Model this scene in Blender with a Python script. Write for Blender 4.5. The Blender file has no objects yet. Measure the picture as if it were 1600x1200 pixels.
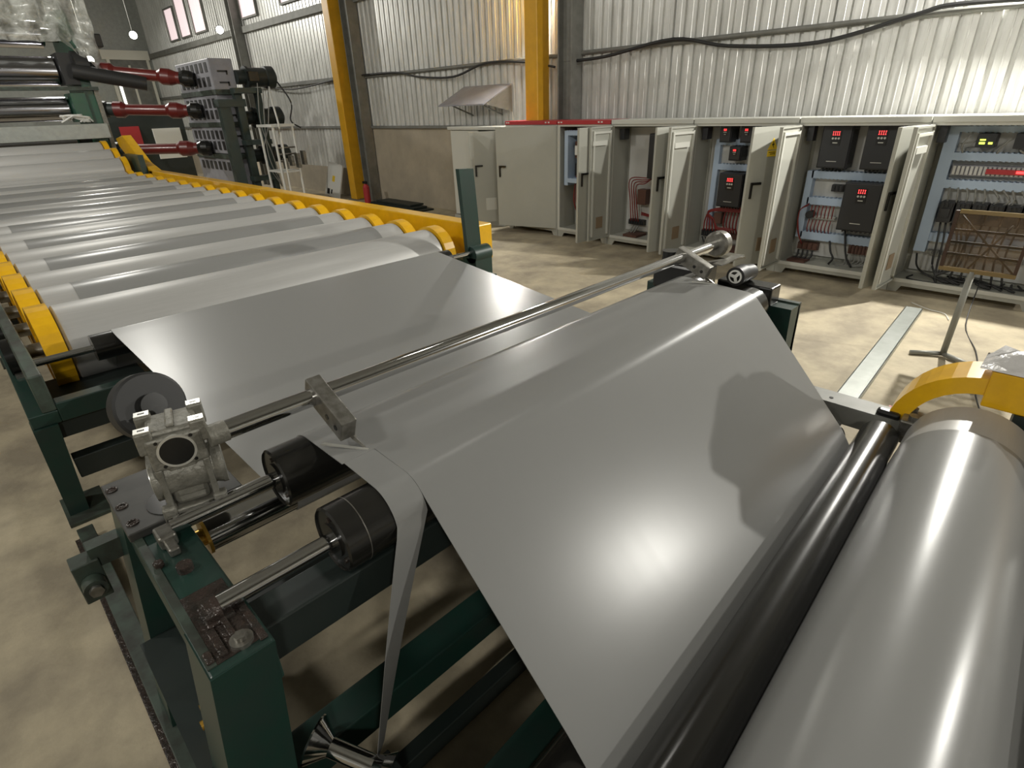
import bpy, bmesh, math, random
from mathutils import Vector, Matrix
random.seed(7)
SC = bpy.context.scene
COL = SC.collection

# ------------------------------------------------------------------ camera
cam_d = bpy.data.cameras.new('camera'); cam = bpy.data.objects.new('camera', cam_d); COL.objects.link(cam)
cam_d.sensor_fit = 'HORIZONTAL'; cam_d.sensor_width = 36.0
cam_d.lens = 868.0 / 1600.0 * 36.0
cam_d.clip_start = 0.05; cam_d.clip_end = 200
RX, RY, RZ = (0.7070, 0.3370, -0.6218), (-0.7063, 0.2957, -0.6431), (-0.0328, 0.8939, 0.4471)
m = Matrix((RX, RY, RZ)); q = m.to_quaternion().normalized()
cam.matrix_world = Matrix.Translation((0, 0, 2.2)) @ q.to_matrix().to_4x4()
SC.camera = cam

# ------------------------------------------------------------------ light, exposure
w = bpy.data.worlds.new('world'); SC.world = w; w.use_nodes = True
w.node_tree.nodes['Background'].inputs[0].default_value = (0.75, 0.85, 1.0, 1)
w.node_tree.nodes['Background'].inputs[1].default_value = 0.3
SC.view_settings.view_transform = 'Standard'; SC.view_settings.look = 'None'
SC.view_settings.gamma = 1.0; SC.view_settings.use_curve_mapping = False
SC.view_settings.exposure = 0.05

def lamp(name, loc, target, power, size=0.3, color=(1, 0.975, 0.90), spread=math.pi):
    d = bpy.data.lights.new(name, 'AREA'); d.shape = 'DISK'; d.size = size; d.energy = power; d.color = color
    d.spread = spread
    o = bpy.data.objects.new(name, d); COL.objects.link(o); o.location = loc
    o.rotation_euler = (Vector(target) - Vector(loc)).to_track_quat('-Z', 'Y').to_euler()
    return o
lamp('flood_or_fill', (8.5, 8.1, 4.05), (3.0, 4.0, 0.5), 190, 0.22)
lamp('flood_or_fill', (8.5, 0.95, 3.65), (4.5, 0.8, 0.0), 290, 0.14)
lamp('flood_or_fill', (8.3, -6.0, 4.15), (2.0, 1.2, 0.6), 260, 0.09)
lamp('flood_or_fill', (1.9, 11.0, 6.1), (2.0, 5.0, 0.0), 80, 0.4)
lamp('flood_or_fill', (-2.5, -5.0, 5.6), (8.4, 4.0, 1.6), 175, 0.8)  # fill added behind the camera to light the cabinet fronts
lamp('flood_or_fill', (-4.0, 6.0, 6.0), (8.4, 9.0, 1.6), 150, 0.8)
lamp('flood_or_fill', (4.5, 3.5, 6.6), (8.4, 4.0, 2.4), 45, 1.2)
lamp('flood_or_fill', (-3.5, 2.5, 6.2), (-1.0, 2.2, 0.0), 95, 0.8)  # added fill that brightens the near-left floor, no known fixture
lamp('flood_or_fill', (4.0, 24.0, 6.2), (5.5, 22.0, 0.0), 420, 0.5)
lamp('flood_or_fill', (-1.0, 14.0, 6.0), (5.5, 24.0, 3.0), 260, 0.5)

# ------------------------------------------------------------------ materials
def mat(name, col, rough=0.5, metal=0.0, spec=0.5, noise=None, bump=None, emit=None, alpha=None, trans=None, coat=0.0, aniso=None):
    """noise=(scale, second colour, amount, stretch) ; bump=(scale, strength, stretch)"""
    M = bpy.data.materials.new(name); M.use_nodes = True
    nt = M.node_tree; b = nt.nodes['Principled BSDF']
    b.inputs['Base Color'].default_value = (*col, 1)
    b.inputs['Roughness'].default_value = rough; b.inputs['Metallic'].default_value = metal
    b.inputs['Specular IOR Level'].default_value = spec
    if coat: b.inputs['Coat Weight'].default_value = coat; b.inputs['Coat Roughness'].default_value = 0.12
    if emit: b.inputs['Emission Color'].default_value = (*emit[0], 1); b.inputs['Emission Strength'].default_value = emit[1]
    if trans: b.inputs['Transmission Weight'].default_value = trans
    if alpha is not None: b.inputs['Alpha'].default_value = alpha
    def coords(st):
        tc = nt.nodes.new('ShaderNodeTexCoord'); mp = nt.nodes.new('ShaderNodeMapping')
        mp.inputs['Scale'].default_value = st
        nt.links.new(tc.outputs['Object'], mp.inputs['Vector']); return mp.outputs['Vector']
    if noise:
        sc, c2, amt, st = noise
        n = nt.nodes.new('ShaderNodeTexNoise'); n.inputs['Scale'].default_value = sc; n.inputs['Detail'].default_value = 6
        n.inputs['Roughness'].default_value = 0.62
        nt.links.new(coords(st), n.inputs['Vector'])
        r = nt.nodes.new('ShaderNodeValToRGB'); r.color_ramp.elements[0].position = 0.36; r.color_ramp.elements[1].position = 0.66
        r.color_ramp.elements[0].color = (*[a*(1-amt)+b2*amt for a, b2 in zip(col, c2)], 1); r.color_ramp.elements[1].color = (*col, 1)
        nt.links.new(n.outputs['Fac'], r.inputs['Fac']); nt.links.new(r.outputs['Color'], b.inputs['Base Color'])
    if bump:
        sc, stg, st = bump
        n = nt.nodes.new('ShaderNodeTexNoise'); n.inputs['Scale'].default_value = sc; n.inputs['Detail'].default_value = 4
        nt.links.new(coords(st), n.inputs['Vector'])
        bp = nt.nodes.new('ShaderNodeBump'); bp.inputs['Strength'].default_value = stg; bp.inputs['Distance'].default_value = 0.02
        nt.links.new(n.outputs['Fac'], bp.inputs['Height']); nt.links.new(bp.outputs['Normal'], b.inputs['Normal'])
    return M
U = (1, 1, 1)
M = {
 'concrete': mat('concrete', (0.50, 0.43, 0.30), 0.75, noise=(1.7, (0.24, 0.205, 0.15), 0.85, U), bump=(14, 0.3, U)),
 'masonry': mat('rendered masonry', (0.44, 0.38, 0.29), 0.85, noise=(1.6, (0.30, 0.27, 0.21), 0.6, U), bump=(30, 0.2, U)),
 'corrugated': mat('galvanised sheet', (0.80, 0.80, 0.77), 0.36, 0.40, noise=(3.0, (0.50, 0.50, 0.47), 0.6, (1, 2.5, 0.5)), bump=(7, 0.16, U)),
 'roof': mat('roof sheet', (0.22, 0.22, 0.20), 0.6, 0.3),
 'darksteel': mat('grey structural steel', (0.22, 0.22, 0.20), 0.55, 0.2, noise=(5, (0.13, 0.13, 0.115), 0.6, U)),
 'yellow': mat('yellow paint', (0.80, 0.45, 0.008), 0.28, coat=0.3, noise=(9, (0.60, 0.31, 0.01), 0.5, U)),
 'yellowwall': mat('yellow column paint', (0.75, 0.40, 0.02), 0.4, noise=(3, (0.50, 0.27, 0.02), 0.5, U)),
 'green': mat('dark green machine paint', (0.007, 0.036, 0.026), 0.42, coat=0.1, noise=(7, (0.016, 0.032, 0.027), 0.8, U)),
 'greenworn': mat('worn green machine paint', (0.055, 0.080, 0.062), 0.5, noise=(9, (0.025, 0.025, 0.02), 0.9, U)),
 'black': mat('black enamel', (0.012, 0.012, 0.011), 0.22, spec=0.5),
 'blackroll': mat('black roller shell', (0.012, 0.0115, 0.010), 0.24, coat=0.4),
 'rubber': mat('black rubber', (0.02, 0.02, 0.02), 0.5),
 'silver': mat('silver roller shell', (0.46, 0.455, 0.44), 0.42, 0.25, noise=(60, (0.41, 0.405, 0.39), 0.5, (0.05, 1, 1))),
 'chrome': mat('polished chrome', (0.62, 0.62, 0.62), 0.10, 1.0, bump=(30, 0.02, (0.1, 1, 1))),
 'chromeroll': mat('polished calender roll', (0.42, 0.42, 0.45), 0.16, 1.0),
 'steel': mat('machined steel', (0.34, 0.33, 0.30), 0.35, 0.8, noise=(25, (0.14, 0.13, 0.11), 0.7, U)),
 'greasy': mat('greasy rusty steel', (0.030, 0.026, 0.022), 0.25, 0.2, noise=(22, (0.055, 0.038, 0.032), 0.9, U), bump=(40, 0.6, U)),
 'castalu': mat('cast aluminium', (0.27, 0.26, 0.225), 0.45, 0.35, noise=(30, (0.15, 0.145, 0.12), 0.7, U), bump=(60, 0.25, U)),
 'padalu': mat('machined aluminium', (0.72, 0.71, 0.66), 0.3, 0.6),
 'brass': mat('yellow zinc', (0.70, 0.42, 0.08), 0.25, 0.7),
 'cabinet': mat('light grey cabinet paint', (0.40, 0.40, 0.355), 0.42, noise=(2, (0.35, 0.35, 0.31), 0.5, U)),
 'cabwhite': mat('off white cabinet paint', (0.56, 0.56, 0.51), 0.42),
 'mount': mat('pale mounting plate', (0.55, 0.55, 0.53), 0.5, 0.1),
 'duct': mat('blue grey wiring duct', (0.42, 0.52, 0.66), 0.55),
 'drive': mat('charcoal drive plastic', (0.022, 0.023, 0.026), 0.42),
 'drive2': mat('dark keypad plastic', (0.012, 0.012, 0.013), 0.3),
 'redled': mat('red digits', (0.5, 0.02, 0.02), 0.4, emit=((1.0, 0.05, 0.05), 3.0)),
 'greenled': mat('green digits', (0.3, 0.5, 0.02), 0.4, emit=((0.75, 1.0, 0.1), 2.5)),
 'knob': mat('pale key plastic', (0.6, 0.6, 0.55), 0.4),
 'galvpole': mat('dull grey tube', (0.26, 0.26, 0.23), 0.5, 0.2),
 'tapestrip': mat('glossy amber tape', (0.30, 0.22, 0.11), 0.12, 0.3),
 'teal': mat('faded teal machine paint', (0.035, 0.055, 0.048), 0.5, noise=(3, (0.02, 0.03, 0.027), 0.7, U)),
 'green2': mat('bright green machine paint', (0.012, 0.085, 0.045), 0.4, noise=(4, (0.03, 0.07, 0.05), 0.7, U)),
 'brownframe': mat('dark brown plastic frame', (0.06, 0.035, 0.025), 0.35),
 'platesteel': mat('dark machined plate', (0.07, 0.068, 0.063), 0.5, 0.2, noise=(14, (0.05, 0.05, 0.047), 0.7, U)),
 'redwire': mat('red cable', (0.20, 0.022, 0.02), 0.45),
 'blackwire': mat('black cable', (0.02, 0.02, 0.02), 0.45),
 'greywire': mat('grey cable', (0.25, 0.25, 0.23), 0.5),
 'redpaint': mat('red paint', (0.42, 0.035, 0.04), 0.4),
 'shaftred': mat('dark red shaft paint', (0.13, 0.014, 0.012), 0.35, coat=0.2),
 'white': mat('white paint', (0.72, 0.72, 0.68), 0.5),
 'filter': mat('brown vent mesh', (0.26, 0.19, 0.12), 0.8),
 'signyellow': mat('sign yellow', (0.80, 0.55, 0.03), 0.5),
 'galv': mat('galvanised channel', (0.36, 0.375, 0.35), 0.42, 0.45, noise=(8, (0.27, 0.285, 0.26), 0.6, U)),
 'gearplate': mat('violet grey casting', (0.30, 0.30, 0.33), 0.5, noise=(4, (0.20, 0.20, 0.22), 0.6, U)),
 'copper': mat('brown terminal', (0.11, 0.05, 0.035), 0.5),
 'olive': mat('dark teal steel', (0.012, 0.020, 0.018), 0.5, noise=(3, (0.022, 0.028, 0.025), 0.8, U)),
 'bronzeglass': mat('bronze tinted panel', (0.22, 0.15, 0.09), 0.10, alpha=0.42, noise=(5, (0.05, 0.035, 0.02), 0.9, U)),
 'film': mat('clear wrapping film', (0.85, 0.86, 0.80), 0.16, alpha=0.5, coat=0.5, noise=(6, (0.35, 0.35, 0.30), 0.8, U), bump=(9, 1.0, U)),
 'filmwhite': mat('white wrapping film', (0.70, 0.68, 0.66), 0.25, coat=0.4, bump=(14, 0.9, U)),
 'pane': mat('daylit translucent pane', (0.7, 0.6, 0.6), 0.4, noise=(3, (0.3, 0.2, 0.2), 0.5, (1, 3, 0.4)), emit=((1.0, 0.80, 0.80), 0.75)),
 'lampglass': mat('lamp glass', (1, 1, 1), 0.3, emit=((1.0, 0.98, 0.85), 14.0)),
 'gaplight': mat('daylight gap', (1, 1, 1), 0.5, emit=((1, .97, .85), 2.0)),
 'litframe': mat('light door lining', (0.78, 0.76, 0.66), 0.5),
}
def sheet_material():
    Mt = bpy.data.materials.new('grey plastic sheet'); Mt.use_nodes = True
    nt = Mt.node_tree; b = nt.nodes['Principled BSDF']
    b.inputs['Base Color'].default_value = (0.235, 0.235, 0.228, 1)
    b.inputs['Roughness'].default_value = 0.27; b.inputs['Specular IOR Level'].default_value = 0.55
    tc = nt.nodes.new('ShaderNodeTexCoord'); mp = nt.nodes.new('ShaderNodeMapping'); mp.inputs['Scale'].default_value = (28, 0.5, 0.5)
    n = nt.nodes.new('ShaderNodeTexNoise'); n.inputs['Scale'].default_value = 1.0; n.inputs['Detail'].default_value = 3
    nt.links.new(tc.outputs['Object'], mp.inputs['Vector']); nt.links.new(mp.outputs['Vector'], n.inputs['Vector'])
    mr = nt.nodes.new('ShaderNodeMapRange'); mr.inputs['To Min'].default_value = 0.27; mr.inputs['To Max'].default_value = 0.30
    nt.links.new(n.outputs['Fac'], mr.inputs['Value']); nt.links.new(mr.outputs['Result'], b.inputs['Roughness'])
    n2 = nt.nodes.new('ShaderNodeTexNoise'); n2.inputs['Scale'].default_value = 0.9; n2.inputs['Detail'].default_value = 2
    nt.links.new(tc.outputs['Object'], n2.inputs['Vector'])
    bp = nt.nodes.new('ShaderNodeBump'); bp.inputs['Strength'].default_value = 0.08; bp.inputs['Distance'].default_value = 0.02
    nt.links.new(n2.outputs['Fac'], bp.inputs['Height']); nt.links.new(bp.outputs['Normal'], b.inputs['Normal'])
    return Mt
M['sheet'] = sheet_material()

# ------------------------------------------------------------------ mesh helpers
SKEW = None
class MB:
    def __init__(s): s.v = []; s.f = []; s.sm = []
    def add(s, vs, fs, smooth=False, X=None):
        o = len(s.v)
        for p in vs:
            p = Vector(p); s.v.append(X @ p if X else p)
        for f in fs: s.f.append([o+i for i in f]); s.sm.append(smooth)
        return s
    def box(s, x0, x1, y0, y1, z0, z1, X=None, bev=0.0):
        if x0 > x1: x0, x1 = x1, x0
        if y0 > y1: y0, y1 = y1, y0
        if z0 > z1: z0, z1 = z1, z0
        if bev <= 0:
            vs = [(x, y, z) for x in (x0, x1) for y in (y0, y1) for z in (z0, z1)]
            fs = [(0,1,3,2),(4,6,7,5),(0,4,5,1),(2,3,7,6),(0,2,6,4),(1,5,7,3)]
            return s.add(vs, fs, False, X)
        bm = bmesh.new(); bmesh.ops.create_cube(bm, size=1)
        for v in bm.verts:
            v.co = Vector(((x0+x1)/2+v.co.x*(x1-x0), (y0+y1)/2+v.co.y*(y1-y0), (z0+z1)/2+v.co.z*(z1-z0)))
        bmesh.ops.bevel(bm, geom=bm.edges[:], offset=min(bev, (x1-x0)*.45, (y1-y0)*.45, (z1-z0)*.45), segments=2, affect='EDGES', profile=0.5)
        bm.verts.index_update()
        vs = [v.co.copy() for v in bm.verts]; fs = [[v.index for v in f.verts] for f in bm.faces]
        bm.free(); return s.add(vs, fs, False, X)
    def lathe(s, a, b, prof, n=32, caps=True, smooth=True, X=None):
        """prof: list of (t along a->b in metres, radius)"""
        a = Vector(a); b = Vector(b); d = (b-a).normalized()
        u = d.orthogonal().normalized(); w_ = d.cross(u)
        for k in range(len(prof)-1):
            (t0, r0), (t1, r1) = prof[k], prof[k+1]
            vs = []; fs = []
            for i in range(n):
                an = 2*math.pi*i/n; e = u*math.cos(an)+w_*math.sin(an)
                vs += [a+d*t0+e*r0, a+d*t1+e*r1]
            for i in range(n):
                j = (i+1) % n; fs.append((2*i, 2*j, 2*j+1, 2*i+1))
            s.add(vs, fs, smooth and abs(t1-t0) > 1e-6, X)
        if caps:
            for (t, r), fl in ((prof[0], True), (prof[-1], False)):
                if r > 1e-5:
                    vs = [a+d*t+(u*math.cos(2*math.pi*i/n)+w_*math.sin(2*math.pi*i/n))*r for i in range(n)]
                    s.add(vs, [list(range(n))[::-1] if fl else list(range(n))], False, X)
        return s
    def cyl(s, a, b, r, n=24, r2=None, X=None):
        L = (Vector(b)-Vector(a)).length
        return s.lathe(a, b, [(0, r), (L, r if r2 is None else r2)], n, X=X)
    def ring(s, a, b, ro, ri, n=32, X=None):
        L = (Vector(b)-Vector(a)).length
        return s.lathe(a, b, [(0, ri), (0, ro), (L, ro), (L, ri), (0, ri)], n, caps=False, X=X)
    def tube(s, pts, r, n=8):
        pts = [Vector(p) for p in pts]
        ref = Vector((0.13, 0.31, 0.94))
        rings = []
        for i, p in enumerate(pts):
            d = (pts[min(i+1, len(pts)-1)]-pts[max(i-1, 0)]).normalized()
            u = d.cross(ref)
            if u.length < 1e-3: u = d.orthogonal()
            u.normalize(); w_ = d.cross(u)
            rings.append([p+(u*math.cos(2*math.pi*k/n)+w_*math.sin(2*math.pi*k/n))*r for k in range(n)])
        vs = [v for rg in rings for v in rg]; fs = []
        for i in range(len(pts)-1):
            for k in range(n):
                l = (k+1) % n; fs.append((i*n+k, i*n+l, (i+1)*n+l, (i+1)*n+k))
        fs.append(list(range(n))[::-1]); fs.append([(len(pts)-1)*n+k for k in range(n)])
        return s.add(vs, fs, True)
    def prism(s, poly, axis, a, b, X=None):
        """poly 2D extruded along axis from a to b. axis x: (y,z), y: (x,z), z: (x,y)"""
        def P(p, t): return {'x': (t, p[0], p[1]), 'y': (p[0], t, p[1]), 'z': (p[0], p[1], t)}[axis]
        n = len(poly); vs = [P(p, a) for p in poly]+[P(p, b) for p in poly]
        fs = [list(range(n))[::-1], [n+i for i in range(n)]]+[(i, (i+1) % n, n+(i+1) % n, n+i) for i in range(n)]
        return s.add(vs, fs, False, X)
    def hexa(s, lo, hi):
        """lo and hi: four points each"""
        return s.add(list(lo)+list(hi), [(3,2,1,0),(4,5,6,7),(0,1,5,4),(1,2,6,5),(2,3,7,6),(3,0,4,7)])
    def build(s, name, m_, parent=None, label=None, kind=None):
        me = bpy.data.meshes.new(name); o0 = Vector((0, 0, 0))
        if parent is not None:
            p = parent
            while p is not None: o0 = o0+p.location; p = p.parent
        top = parent
        while top is not None and top.parent is not None: top = top.parent
        if SKEW is not None and top is SKEW:      # the haul-off unit stands 2.4 degrees off square to the line
            s.v = [Vector((v.x, v.y-.042*(3.3-v.x), v.z)) for v in s.v]
        me.from_pydata([tuple(v-o0) for v in s.v], [], s.f)
        me.polygons.foreach_set('use_smooth', s.sm)
        bm = bmesh.new(); bm.from_mesh(me); bmesh.ops.recalc_face_normals(bm, faces=bm.faces[:]); bm.to_mesh(me); bm.free()
        me.materials.append(M[m_] if isinstance(m_, str) else m_)
        o = bpy.data.objects.new(name, me); COL.objects.link(o)
        if parent is not None: o.parent = parent
        if label: o['label'] = label
        if kind: o['kind'] = kind
        return o
def root(name, label, cat, loc=(0, 0, 0), group=None):
    o = bpy.data.objects.new(name, None); COL.objects.link(o); o.empty_display_size = 0.1
    o.location = loc; o['label'] = label; o['category'] = cat
    if group: o['group'] = group
    return o
def tag(o, label, cat, group=None):
    o['label'] = label; o['category'] = cat
    if group: o['group'] = group
    return o
def copy_tree(o, parent=None):
    c = o.copy(); COL.objects.link(c); c.parent = parent
    for ch in list(o.children): copy_tree(ch, c)
    return c
def arc(cx, cy, r, a0, a1, n):
    return [(cx+r*math.cos(math.radians(a0+(a1-a0)*i/n)), cy+r*math.sin(math.radians(a0+(a1-a0)*i/n))) for i in range(n+1)]
def curve_pts(ctrl, n=6):
    """Catmull-Rom through control points"""
    P = [Vector(p) for p in ctrl]; P = [P[0]*2-P[1]]+P+[P[-1]*2-P[-2]]; out = []
    for i in range(1, len(P)-2):
        for k in range(n):
            t = k/n
            out.append(0.5*((2*P[i])+(P[i+1]-P[i-1])*t+(2*P[i-1]-5*P[i]+4*P[i+1]-P[i+2])*t*t+(-P[i-1]+3*P[i]-3*P[i+1]+P[i+2])*t**3))
    out.append(P[-2]); return out

# ------------------------------------------------------------------ the hall
WX = 8.75; YF = 31.0
MB().box(-8, WX+0.3, -13, YF+1, -0.2, 0).build('floor', 'concrete', kind='structure')
roof = MB(); roof.add([(-8.2, -13.2, 6.6), (-8.2, YF+.3, 6.6), (WX+.3, YF+.3, 6.9), (WX+.3, -13.2, 6.9), (0.3, -13.2, 8.6), (0.3, YF+.3, 8.6)],
                      [(0, 4, 5, 1), (4, 3, 2, 5)])
roof.build('ceiling', 'roof', kind='structure')
MB().box(-8.3, -8, -13, YF, 0, 6.7).build('wall_left', 'corrugated', kind='structure')
MB().box(-8.3, WX+.3, -13.3, -13, 0, 8.7).build('wall_near', 'corrugated', kind='structure')
MB().box(-8.3, WX+.3, YF, YF+.3, 0, 8.7).build('wall_far', 'galv', kind='structure')
# right wall: low masonry wall, corrugated panels above
wr = MB().box(WX, WX+0.3, -13, 15.2, 0, 1.82).box(WX, WX+0.3, 15.2, YF, 0, 0.75).build('wall_right', 'masonry', kind='structure')
def corrugated_panel(z0, z1):
    b = MB(); pitch = 0.19; n = 6; d = 0.045; prof = []
    for i in range(n):
        y = i*pitch
        prof += [(y, 0), (y+0.036, 0), (y+0.044, d), (y+0.100, d), (y+0.104, d+.006), (y+0.116, d+.006), (y+0.120, d), (y+0.182, d)]
    prof.append((n*pitch, 0)); prof.append((n*pitch+0.03, 0.004))
    vs = []; fs = []
    for (y, dx) in prof: vs += [(-dx, y, z0), (-dx, y, z1)]
    for i in range(len(prof)-1): fs.append((2*i, 2*i+2, 2*i+3, 2*i+1))
    b.add(vs, fs); return b
proto = corrugated_panel(1.78, 7.0).build('wall_panel', 'corrugated', wr); proto.location = (WX+0.06, -13, 0)
W6 = 6*0.19
k = 1
while -13+k*W6 < 15.0:
    c = proto.copy(); COL.objects.link(c); c.parent = wr; c.location = (WX+0.06-(0.006 if k % 2 else 0), -13+k*W6, 0); k += 1
proto2 = corrugated_panel(0.72, 7.0).build('wall_panel', 'corrugated', wr); proto2.location = (WX+0.06, -13+k*W6, 0); k += 1
while -13+k*W6 < YF:
    c = proto2.copy(); COL.objects.link(c); c.parent = wr; c.location = (WX+0.06-(0.006 if k % 2 else 0), -13+k*W6, 0); k += 1
# screw heads on the panels (bright dots)
sc_ = MB()
for zz in (2.45, 3.6, 4.55):
    for i in range(150):
        y = -4+i*0.19
        if random.random() < 0.6: sc_.box(WX+0.01, WX+0.03, y+0.11, y+0.125, zz+random.uniform(-.02, .02), zz+0.015)
sc_.build('panel_screw', 'padalu', wr, kind='stuff')
# girts and wall rail
g = MB().cyl((WX-0.02, -8, 2.98), (WX-0.02, 16, 2.98), 0.035, 10)
g.build('trim_1', 'darksteel', kind='structure')
MB().box(WX-0.06, WX+0.02, -8, YF, 1.80, 1.86).build('trim_2', 'darksteel', kind='structure')
MB().box(WX-0.1, WX+0.0, -8, YF, 4.55, 4.72).build('trim_3', 'darksteel', kind='structure')
MB().box(WX-0.08, WX+0.0, 15.5, YF, 2.96, 3.05).build('trim_4', 'darksteel', kind='structure')
# windows high in the far bays
for i, (y0, y1, z0, z1) in enumerate([(26.75, 27.7, 4.95, 5.95), (25.35, 26.35, 4.95, 6.4), (23.75, 24.85, 4.95, 6.4), (19.5, 20.6, 4.95, 6.4), (16.7, 17.8, 5.0, 6.4)]):
    fr = MB()
    t = 0.05
    fr.box(WX-0.06, WX+.02, y0-t, y0, z0-t, z1+t).box(WX-0.06, WX+.02, y1, y1+t, z0-t, z1+t)
    fr.box(WX-0.06, WX+.02, y0, y1, z0-t, z0).box(WX-0.06, WX+.02, y0, y1, z1, z1+t)
    fo = fr.build('window_%d' % (i+1), 'darksteel', kind='structure')
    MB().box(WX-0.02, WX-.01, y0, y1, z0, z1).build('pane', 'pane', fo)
# far door frame with light lining
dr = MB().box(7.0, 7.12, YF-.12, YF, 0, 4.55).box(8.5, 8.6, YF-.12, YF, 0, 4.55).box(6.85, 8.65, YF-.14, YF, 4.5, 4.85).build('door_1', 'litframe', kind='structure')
MB().box(7.12, 8.5, YF-.06, YF-0.01, 0, 4.5).build('door_leaf', 'darksteel', dr)
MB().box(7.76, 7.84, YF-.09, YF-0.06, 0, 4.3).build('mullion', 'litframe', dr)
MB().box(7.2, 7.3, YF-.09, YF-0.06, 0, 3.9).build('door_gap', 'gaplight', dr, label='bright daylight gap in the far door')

# columns
def ibeam(x0, x1, y0, y1, z1, t=0.03):
    return MB().box(x0, x1, y0, y0+t, 0, z1).box(x0, x1, y1-t, y1, 0, z1).box((x0+x1)/2-t/2, (x0+x1)/2+t/2, y0+t, y1-t, 0, z1)
for nm, y, lab in (('steel_column', 14.10, 'dark grey steel column behind the yellow column with the fire extinguisher'),
                   ('steel_column', 7.15, 'grey steel column standing behind the row of cabinets beside the second yellow column'),
                   ('steel_column', 20.9, 'dark grey steel column far back beyond the gearbox stand'),):
    o = ibeam(WX-0.30, WX-0.02, y-0.16, y+0.16, 6.8)
    if y > 15 or True:
        tag(o.build(nm, 'darksteel'), lab, 'column')
for y, lab in ((14.72, 'yellow painted steel column left, with a red extinguisher at its foot'), (7.85, 'yellow painted steel column rising behind the red-topped cabinets')):
    r = root('yellow_column', lab, 'column', (8.45, y, 0))
    MB().box(8.30, 8.62, y-0.20, y+0.10, 0.02, 6.7, bev=0.012).build('shaft', 'yellowwall', r)
    MB().box(8.24, 8.7, y-0.26, y+0.16, 0, 0.02).build('base_plate', 'darksteel', r)
# sagging cables along the wall
tag(MB().tube(curve_pts([(8.6, 20.0, 3.05), (8.6, 17.8, 2.86), (8.62, 14.9, 3.0), (8.66, 12.6, 3.0), (8.66, 11.6, 2.86), (8.66, 10.4, 2.80), (8.66, 9.4, 2.98), (8.62, 8.3, 2.93), (8.6, 7.5, 2.8)]), 0.022, 6).build('wall_cable', 'blackwire'),
    'black cable sagging on the corrugated wall left of the second yellow column', 'cable')
tag(MB().tube(curve_pts([(8.6, 7.3, 2.86), (8.6, 6.4, 2.88), (8.66, 5.2, 3.02), (8.66, 4.3, 2.86), (8.66, 3.1, 2.80), (8.66, 2.1, 2.98), (8.66, 1.7, 3.04), (8.66, 0.6, 2.98), (8.66, -1.5, 2.8)]), 0.026, 6).build('wall_cable', 'blackwire'),
    'black cable looping across the bright corrugated wall above the open cabinets', 'cable')

# awning flap on the wall
aw = root('window_awning', 'grey sheet metal awning propped out from the corrugated wall', 'awning', (8.7, 9.5, 2.3))
MB().add([(8.72, 10.15, 2.60), (8.72, 8.72, 2.60), (8.15, 8.95, 2.62-0.36), (8.15, 10.35, 2.62-0.36), (8.72, 10.15, 2.575), (8.72, 8.72, 2.575), (8.15, 8.95, 2.235), (8.15, 10.35, 2.235)],
         [(0, 1, 2, 3), (7, 6, 5, 4), (0, 4, 5, 1), (1, 5, 6, 2), (2, 6, 7, 3), (3, 7, 4, 0)]).build('flap', 'gearplate', aw)
MB().add([(8.72, 8.72, 2.59), (8.72, 8.72, 2.1), (8.2, 8.93, 2.25)], [(0, 1, 2)]).build('end_plate', 'darksteel', aw)
MB().cyl((8.72, 9.9, 2.05), (8.2, 10.0, 2.26), 0.015, 8).build('strut', 'darksteel', aw)
MB().cyl((8.72, 9.0, 2.05), (8.2, 9.1, 2.26), 0.015, 8).build('strut', 'darksteel', aw)

# ------------------------------------------------------------------ control cabinets
XF, XB = 8.0, 8.42          # front plane, back plate
def cab_body(r, y0, y1, z1=1.95, top_mat='cabwhite', nodoorframe=False):
    b = MB(); t = 0.03
    b.box(XF+.02, 8.5, y0, y0+t, 0.12, z1).box(XF+.02, 8.5, y1-t, y1, 0.12, z1)
    b.box(8.47, 8.5, y0+t, y1-t, 0.12, z1).box(XF+.02, 8.47, y0+t, y1-t, 0.12, 0.15)
    b.build('body', 'cabinet', r)
    f = MB(); e = 0.045
    f.box(XF, XF+.02, y0, y0+e, 0.12, z1-.06).box(XF, XF+.02, y1-e, y1, 0.12, z1-.06).box(XF, XF+.02, y0+e, y1-e, 0.12, 0.12+e).box(XF, XF+.02, y0+e, y1-e, z1-.09, z1-.06)
    f.build('front_frame', 'cabwhite', r)
    MB().box(XF-.02, 8.52, y0+0.004, y1-0.004, z1-.06, z1+.005, bev=.006).build('top_cover', top_mat, r)
    p = MB()
    for (a, c) in ((y0, 1), (y1, -1)):
        p.prism([(a, 0), (a+c*.10, 0), (a+c*.14, 0.075), (a+c*.14, 0.12), (a, 0.12)], 'x', XF+.01, XF+.04)
        p.box(8.3, 8.45, a, a+c*.06, 0, .12)
    p.box(XF+.01, XF+.04, y0+.14, y1-.14, 0.075, 0.12)
    p.build('plinth', 'cabinet', r)
    MB().box(XB, XB+.012, y0+.09, y1-.09, 0.2, z1-.12).build('mounting_plate', 'mount', r)
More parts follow.
